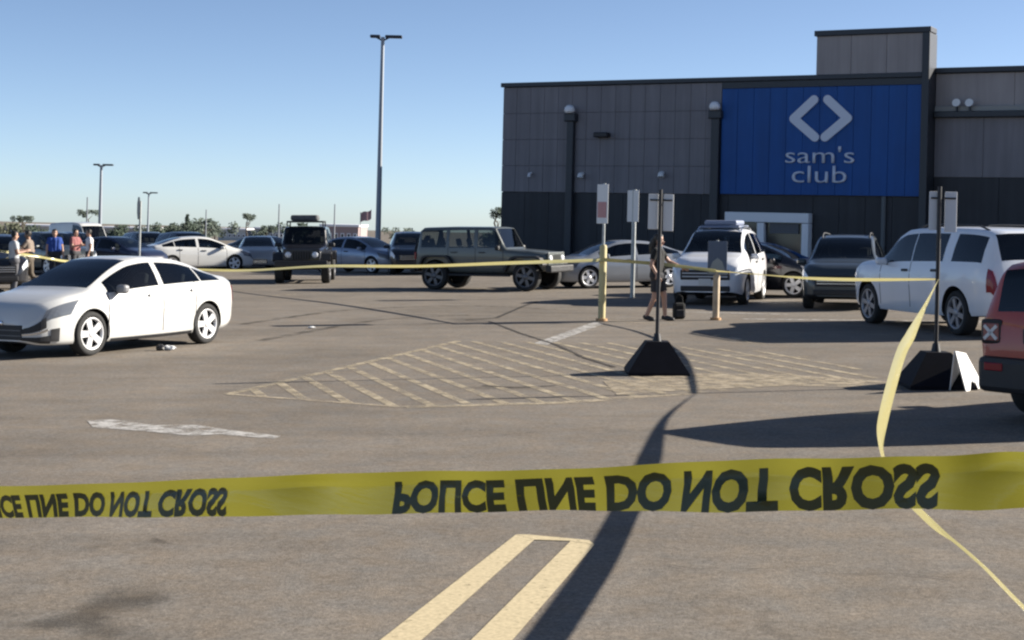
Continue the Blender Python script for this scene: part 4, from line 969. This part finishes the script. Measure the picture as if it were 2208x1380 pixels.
def make_person(label, x, y, head, shirt_m, leg_m, J, shirt='tee', legs='shorts', hair='short', skin=SKIN, voxel=.013, group=None, k=1.0):
    """J: joints in a frame with x forward, y left, z up."""
    root = thing('person', label, 'person', tilted(x, y, head), group); V = {a: Vector(b)*k for a, b in J.items()}
    bones = []   # (tag, a, b, ra, rb)
    def B(tg, a, b, ra, rb): bones.append((tg, V[a] if isinstance(a, str) else a, V[b] if isinstance(b, str) else b, ra*k, rb*k))
    sl, sr, hl_, hr_ = V['shl'], V['shr'], V['hipl'], V['hipr']; mid = (sl+sr)/2; hip = (hl_+hr_)/2; side = (sl-sr).normalized(); fwd = side.cross(Vector((0, 0, 1))); 
    for o_ in (-.55, 0, .55):
        B('torso', hip+side*o_*.17*k+Vector((0, 0, .02)), mid+side*o_*.2*k-Vector((0, 0, .05)), .105, .115 if o_ == 0 else .10)
    B('torso', sl-side*.03, sr+side*.03, .062, .062); B('pelvis', hl_+side*.02, hr_-side*.02, .115, .115)
    B('neck', mid, 'neck', .058, .052); nk = V['neck']; hd = V['head']
    B('head', hd+Vector((0, 0, -.055))*k+fwd*.012, hd+Vector((0, 0, .04))*k, .072, .092); B('head', hd+fwd*.035*k+Vector((0, 0, -.09))*k, hd+fwd*.02*k, .042, .07)
    B('head', hd+fwd*.088*k+Vector((0, 0, -.005))*k, hd+fwd*.104*k+Vector((0, 0, -.035))*k, .01, .016)
    for sd2, n_ in ((1, 'l'), (-1, 'r')):
        B('head', hd+side*sd2*.088*k+Vector((0, 0, .01))*k, hd+side*sd2*.09*k+Vector((0, 0, -.03))*k, .016, .011)
        B('uarm'+n_, 'sh'+n_, 'el'+n_, .055, .043); B('farm'+n_, 'el'+n_, 'wr'+n_, .042, .028)
        w_, e_ = V['wr'+n_], V['el'+n_]; dd_ = (w_-e_).normalized(); sp = dd_.cross(side); sp = (sp if sp.length > .2 else dd_.cross(fwd)).normalized()
        palm = w_+dd_*.085*k; B('hand', w_, palm, .028, .036)
        for q in range(4):
            ro = palm+sp*(q-1.5)*.020*k; ln = (.07, .082, .078, .06)[q]*k; kn = ro+dd_*ln*.5; tip = kn+(dd_*.8+side*-sd2*.5).normalized()*ln*.55
            B('hand', ro, kn, .0105, .010); B('hand', kn, tip, .010, .0085)
        th = w_+dd_*.03*k+sp*-.03*k; B('hand', th, th+(dd_*.6-sp*.75).normalized()*.05*k, .014, .0115); 
        B('thigh'+n_, 'hip'+n_, 'kn'+n_, .092, .062); B('calf'+n_, 'kn'+n_, 'an'+n_, .058, .038)
        an = V['an'+n_]; toe = V['toe'+n_]; B('foot', an-Vector((0, 0, .025))*k, toe, .045, .034); B('foot', an+(an-toe).normalized()*.03*k-Vector((0, 0, .03))*k, toe, .04, .034)
    bm = bmesh.new()
    for tg, a, b, ra, rb in bones: capsule(bm, a, b, ra, rb)
    bmesh.ops.recalc_face_normals(bm, faces=bm.faces)
    me = bpy.data.meshes.new('body'); bm.to_mesh(me); bm.free(); o = bpy.data.objects.new('tmp', me); COL.objects.link(o)
    md = o.modifiers.new('r', 'REMESH'); md.mode = 'VOXEL'; md.voxel_size = voxel; md2 = o.modifiers.new('s', 'SMOOTH'); md2.iterations = 4; md2.factor = .5
    dg = bpy.context.evaluated_depsgraph_get(); dg.update(); me2 = bpy.data.meshes.new_from_object(o.evaluated_get(dg)); bpy.data.objects.remove(o)
    zmin = min(v_.co.z for v_ in me2.vertices)
    for v_ in me2.vertices: v_.co.z -= zmin
    for poly in me2.polygons: poly.use_smooth = True
    me2.materials.clear(); body = link('body', me2, skin, root)
    def near(p):
        best = (9, '', 0)
        for tg, a, b, ra, rb in bones:
            a2 = a-Vector((0, 0, zmin)); b2 = b-Vector((0, 0, zmin)); d = b2-a2; t_ = max(0, min(1, (p-a2).dot(d)/max(d.length_squared, 1e-8))); ds = (p-a2-d*t_).length-(ra+(rb-ra)*t_)
            if ds < best[0]: best = (ds, tg, t_)
        return best
    tags = [near(p.center) for p in me2.polygons]
    def cloth(name, test, m, off):
        keep = set(p.index for p in me2.polygons if test(tags[p.index], p.center))
        if not keep: return
        bm = bmesh.new(); bm.from_mesh(me2); bm.faces.ensure_lookup_table(); bm.normal_update()
        for v_ in bm.verts: v_.co += v_.normal*(off+.006*noise.noise(v_.co*9))
        bmesh.ops.delete(bm, geom=[f for f in bm.faces if f.index not in keep], context='FACES'); m3 = bpy.data.meshes.new(name); bm.to_mesh(m3); bm.free(); m3.materials.clear(); link(name, m3, m, root)
    sl_end = {'tee': .62, 'long': 2}[shirt]; lg_end = {'shorts': .80, 'long': 2}[legs]
    cloth('shirt', lambda t_, c_: t_[1] == 'torso' or (t_[1].startswith('uarm') and t_[2] < sl_end) or (shirt == 'long' and t_[1].startswith('farm') and t_[2] < .9), shirt_m, .017)
    cloth('shorts' if legs == 'shorts' else 'trousers', lambda t_, c_: t_[1] == 'pelvis' or (t_[1].startswith('thigh') and t_[2] < lg_end) or (legs == 'long' and t_[1].startswith('calf') and t_[2] < .95), leg_m, .022)
    cloth('shoes', lambda t_, c_: t_[1] == 'foot', SHOE, .008)
    hz = V['head']-Vector((0, 0, zmin)); f2 = fwd
    cloth('hair', lambda t_, c_: t_[1] == 'head' and ((c_-hz).dot(f2) < .03*k-(.05*k if c_.z < hz.z else 0) or c_.z > hz.z+.075*k) and (hair == 'long' or c_.z > hz.z-.05*k), HAIR, .018 if hair == 'long' else .012)
    for sd2 in (1, -1):
        mb = MB(); c0 = hz+f2*.093*k+side*sd2*.032*k+Vector((0, 0, .012))*k; mb.lathe([(.001, -.011), (.008, -.007), (.011, 0), (.008, .007), (.001, .011)], 8, 'Z', Matrix.Translation(c0)); mb.build('eye', HAIR, body)
    mb = MB(); mb.bbox(-.004, .006, -.022, .022, -.006, .006, .003, Matrix.Translation(hz+f2*.095*k+Vector((0, 0, -.058))*k)); mb.build('mouth', mat('lips', (.25, .08, .07), .5), body)
    if hair == 'long':
        mb = MB(); mb.tube([hz-f2*.06*k+Vector((0, 0, .02)), hz-f2*.11*k-Vector((0, 0, .08))*k, hz-f2*.12*k-Vector((0, 0, .22))*k, hz-f2*.10*k-Vector((0, 0, .32))*k], [.085, .09, .075, .03], 10); mb.build('hair_length', HAIR, root)
    return root
STAND = dict(head=(.02, 0, 1.58), neck=(0, 0, 1.47), shl=(0, .175, 1.37), shr=(0, -.175, 1.37), ell=(-.02, .25, 1.10), elr=(-.02, -.25, 1.10), wrl=(.06, .27, .88), wrr=(.06, -.27, .88),
    hipl=(0, .09, .90), hipr=(0, -.09, .90), knl=(.02, .11, .49), knr=(.02, -.11, .49), anl=(-.02, .12, .09), anr=(-.02, -.12, .09), toel=(.13, .14, .035), toer=(.13, -.14, .035))
WALK = dict(STAND, ell=(.16, .27, 1.16), wrl=(.40, .30, 1.06), elr=(-.06, -.24, 1.10), wrr=(.05, -.26, .92), knl=(.10, .10, .50), anl=(.12, .11, .09), toel=(.27, .12, .035), knr=(-.03, -.10, .49), anr=(-.20, -.10, .10), toer=(-.06, -.11, .035))
REACH = dict(STAND, ell=(.10, .26, 1.15), wrl=(.33, .2, 1.17), elr=(.05, -.24, 1.1), wrr=(.28, -.16, 1.15))
M_bshirt = mat('black cotton', (.012, .012, .012), .9); M_gshort = mat('charcoal cotton', (.03, .03, .034), .9)
# the person in black beside the middle stand, walking to the right
px, py = (1418-U0)/106, F/106
make_person('person in a black shirt and dark shorts walking behind the middle sign stand', px, py, R(-20), M_bshirt, M_gshort, WALK, 'tee', 'shorts', 'long', voxel=.009, k=1.04)
bx, by = (1464-U0)/104, F/104
bg_ = thing('black_bag', 'small black bag on the ground right of the person in black', 'bag', tilted(bx, by, R(10)))
mb = MB(); mb.bbox(-.13, .13, -.09, .09, 0, .34, .06); bd = mb.build('bag_body', M_bshirt, bg_)
mb = MB(); mb.tube([(-.08, 0, .32), (-.07, 0, .46), (0, 0, .52), (.07, 0, .46), (.08, 0, .32)], .012, 8); mb.build('handle', M_bshirt, bg_)
mb = MB(); mb.bbox(-.09, .09, -.12, -.08, .05, .2, .02); mb.build('pocket', M_gshort, bd)
crowd = 'people standing far at left'
def folk(u, s, label, sh, lg, J=STAND, hd=-90, shirt='tee', legs='long', hair='short', k=1.04, skin=SKIN):
    make_person(label, (u-U0)/s, F/s, R(hd), mat(*sh), mat(*lg), J, shirt, legs, hair, skin, .016, crowd, k)
folk(118, 61, 'person in a blue shirt standing at far left', ('blue cotton', (.02, .06, .26), .9), ('dark denim', (.02, .025, .04), .9), STAND, -70)
folk(162, 60, 'person in a dull red shirt left of the person in white', ('dull red cotton', (.26, .10, .10), .9), ('grey trousers', (.05, .05, .055), .9), REACH, -20)
folk(193, 61, 'person in a white shirt at far left behind the white sedan', ('white cotton', (.65, .64, .66), .9), ('black trousers', (.02, .02, .022), .9), STAND, 200)
folk(62, 72, 'person in tan clothes at far left beside the black suv', ('tan cotton', (.20, .16, .13), .9), ('brown trousers', (.10, .08, .06), .9), WALK, 180, skin=SKIN2)
folk(30, 76, 'person in pale clothes at the far left edge by the black suv', ('pale cotton', (.45, .46, .47), .9), ('faded denim', (.10, .10, .11), .9), REACH, 30)

# ------------------------------------------------------------------ litter
x, y = gpix(345, 756); lt = thing('crumpled_litter', 'small crumpled dark and pale litter beside the white sedan', 'litter', tilted(x, y))
def crumple(sx, sy, sz, seed):
    bm = bmesh.new(); bmesh.ops.create_icosphere(bm, subdivisions=2, radius=1); random.seed(seed)
    for v_ in bm.verts: q = 1+.45*noise.noise(v_.co*1.7+Vector((seed, 0, 0))); v_.co = Vector((v_.co.x*sx*q, v_.co.y*sy*q, max(-.95, v_.co.z)*sz*q+sz))
    me = bpy.data.meshes.new('litter'); bm.to_mesh(me); bm.free(); return me
link('dark_wrap', crumple(.08, .06, .05, 3), M_black, lt)
o = link('pale_wrap', crumple(.10, .05, .04, 5), M_signw, lt); o.location = (.13, .05, 0)
x, y = gpix(672, 708); o = link('paper_scrap', crumple(.07, .06, .02, 8), M_white); o.matrix_world = tilted(x, y); tag(o, 'tiny white paper scrap on the open asphalt', 'litter')

# ------------------------------------------------------------------ far trees and buildings
def leaf_mat(name, col): return mat(name, col, .8, noise_amt=.35, noise_scale=.6)
def make_tree(u, s, label, h, w_, kind, m, seed):
    rnd = random.Random(seed); x, y = (u-U0)/s, F/s; root = thing('tree', label, 'tree', plumb(x, y), 'far trees along the horizon')
    th = h*(.55 if kind == 'palm' else .3)
    mb = MB(); pts = [(rnd.uniform(-.1, .1)*i, rnd.uniform(-.1, .1)*i, (h*.85 if kind != 'palm' else h*.9)*i/4-(.6 if i == 0 else 0)) for i in range(5)]
    mb.tube(pts, [h*.035*(1-.17*i) for i in range(5)], 8)
    for q in range(5):
        a = rnd.uniform(0, 6.28); z0 = h*rnd.uniform(.35, .7); mb.tube([(0, 0, z0), (math.cos(a)*w_*.3, math.sin(a)*w_*.3, z0+h*.16)], [h*.014, h*.005], 5)
    mb.build('trunk', mat('bark', (.08, .06, .045), .9), root)
    mb = MB(); N_ = 700
    lobes = []
    for q in range(10):
        if kind == 'cone': f_ = q/9; lobes.append(Vector((rnd.gauss(0, .25*w_*(1-f_)), rnd.gauss(0, .25*w_*(1-f_)), h*(.25+.72*f_)))); 
        elif kind == 'palm': lobes.append(Vector((rnd.gauss(0, .22*w_), rnd.gauss(0, .22*w_), h*rnd.uniform(.84, .98))))
        else: lobes.append(Vector((rnd.gauss(0, .26*w_), rnd.gauss(0, .26*w_), h*rnd.uniform(.38, .86))))
    for q in range(N_):
        c = rnd.choice(lobes); f_ = c.z/h; rad = w_*(.17 if kind != 'cone' else .24*(1.15-f_)); d = Vector((rnd.gauss(0, 1), rnd.gauss(0, 1), rnd.gauss(0, 1))).normalized()
        p = c+d*rad*(rnd.random()**.45); p.z = min(p.z, h); sz = w_*rnd.uniform(.025, .06)
        a = Vector((rnd.gauss(0, 1), rnd.gauss(0, 1), rnd.gauss(0, 1))).normalized(); b = a.orthogonal().normalized(); mb.add([p-a*sz, p+b*sz*.6, p+a*sz, p-b*sz*.6], [(0, 1, 2, 3)])
    mb.build('crown', m, root, fix=False)
L1 = leaf_mat('leaves dark', (.05, .075, .05)); L2 = leaf_mat('leaves grey green', (.085, .11, .085)); L3 = leaf_mat('leaves olive', (.12, .13, .085))
def hgt(v, s, u): return CH-(v-V0)/s+drop(F/s)
for u, v, s, w_, kind, m, l in (
    (403, 463, 14, 4.2, 'cone', L1, 'pointed far tree above the roof of the small far white sedan'), (440, 472, 13, 6.5, 'round', L2, 'broad far tree right of the pointed tree'), (462, 478, 12.5, 5, 'round', L2, 'low rounded far tree right of the broad tree'),
    (376, 482, 13, 5.5, 'round', L1, 'low far tree left of the pointed tree'), (533, 461, 15, 2.6, 'palm', L2, 'small far palm left of the black jeep'), (345, 487, 12, 6, 'round', L2, 'low far tree just right of the octagonal sign'),
    (186, 453, 17, 2.3, 'palm', L2, 'far palm left of the second tallest lamp post'), (50, 466, 16, 2.6, 'palm', L2, 'far palm near the left edge'), (14, 483, 14, 6.5, 'round', L3, 'olive far tree at the left edge'), (80, 487, 14, 5, 'round', L1, 'low dark far tree right of the left edge palm'),
    (256, 486, 13, 5, 'round', L1, 'low dark far tree between the lamp post and the octagonal sign'), (640, 482, 15, 5.5, 'round', L1, 'far tree behind the roof rack of the black jeep'), (575, 487, 12, 4.5, 'round', L2, 'low far tree left of the black jeep'), (1071, 448, 30, 1.7, 'palm', L1, 'small palm at the left corner of the store'),
    (1062, 490, 34, 2.6, 'round', L1, 'dark bush at the left foot of the store'), (860, 492, 15, 4, 'round', L2, 'low far tree right of the tall lamp post')):
    make_tree(u, s, l, hgt(v, s, u)-.0, w_, kind, m, int(u))
def far_building(u0, u1, v, s, label, m, roof=None, wn_=6, depth=14):
    x0, x1 = (u0-U0)/s, (u1-U0)/s; y = F/s; root = thing('shop_building', label, 'building', plumb((x0+x1)/2, y), 'far low shops'); hw_ = (x1-x0)/2; h = CH-(v-V0)/s+drop(y)
    mb = MB(); mb.box(-hw_, hw_, 0, depth, -2, h); mb.build('wall', m, root)
    mb = MB(); mb.bbox(-hw_-.15, hw_+.15, -.25, depth+.1, h, h+.35, .05); mb.build('roof', roof or M_frame, root)
    for k in range(wn_):
        a = -hw_+2*hw_*(k+.2)/wn_; b = -hw_+2*hw_*(k+.8)/wn_; mb = MB(); mb.bbox(a, b, -.08, .02, .6, h*.62, .02); w = mb.build('window', M_frame, root); mb = MB(); mb.box(a+.12, b-.12, -.1, -.085, .75, h*.62-.12); mb.build('pane', M_pane, w)
far_building(690, 772, 489, 15, 'low pinkish shop far behind the silver blue sedan', mat('pink stucco', (.34, .26, .25), .9))
far_building(548, 612, 494, 11, 'low grey shop far left of the black jeep', mat('grey stucco', (.3, .31, .32), .9))
far_building(10, 128, 488, 11, 'low pale shop far at the left edge', mat('pale stucco', (.45, .42, .38), .9))
far_building(205, 345, 493, 10, 'long low beige shop far behind the octagonal sign', mat('beige stucco', (.36, .34, .31), .9))
far_building(470, 530, 496, 11, 'small low white shop far right of the small white sedan', mat('white stucco', (.5, .5, .48), .9))
# flag
s_ = 18; x, y = (776-U0)/s_, F/s_
fl = thing('flag_pole', 'far slanting flag left of the tall lamp post', 'flag', plumb(x, y)); h = CH-(468-V0)/s_+.6+drop(y)
mb = MB(); mb.tube([(0, 0, 0), (0, 0, h)], .06, 8); mb.build('pole', M_steel, fl)
mb = MB(); gv = [(x_*.16, .12*math.sin(x_*1.1), h-.15-z_*.28+x_*.06+.1*math.sin(x_*.8)) for x_ in range(9) for z_ in range(5)]
mb.add(gv, [(i*5+j, i*5+j+1, (i+1)*5+j+1, (i+1)*5+j) for i in range(8) for j in range(4)], True); mb.build('cloth', mat('faded flag', (.3, .2, .22), .9), fl)
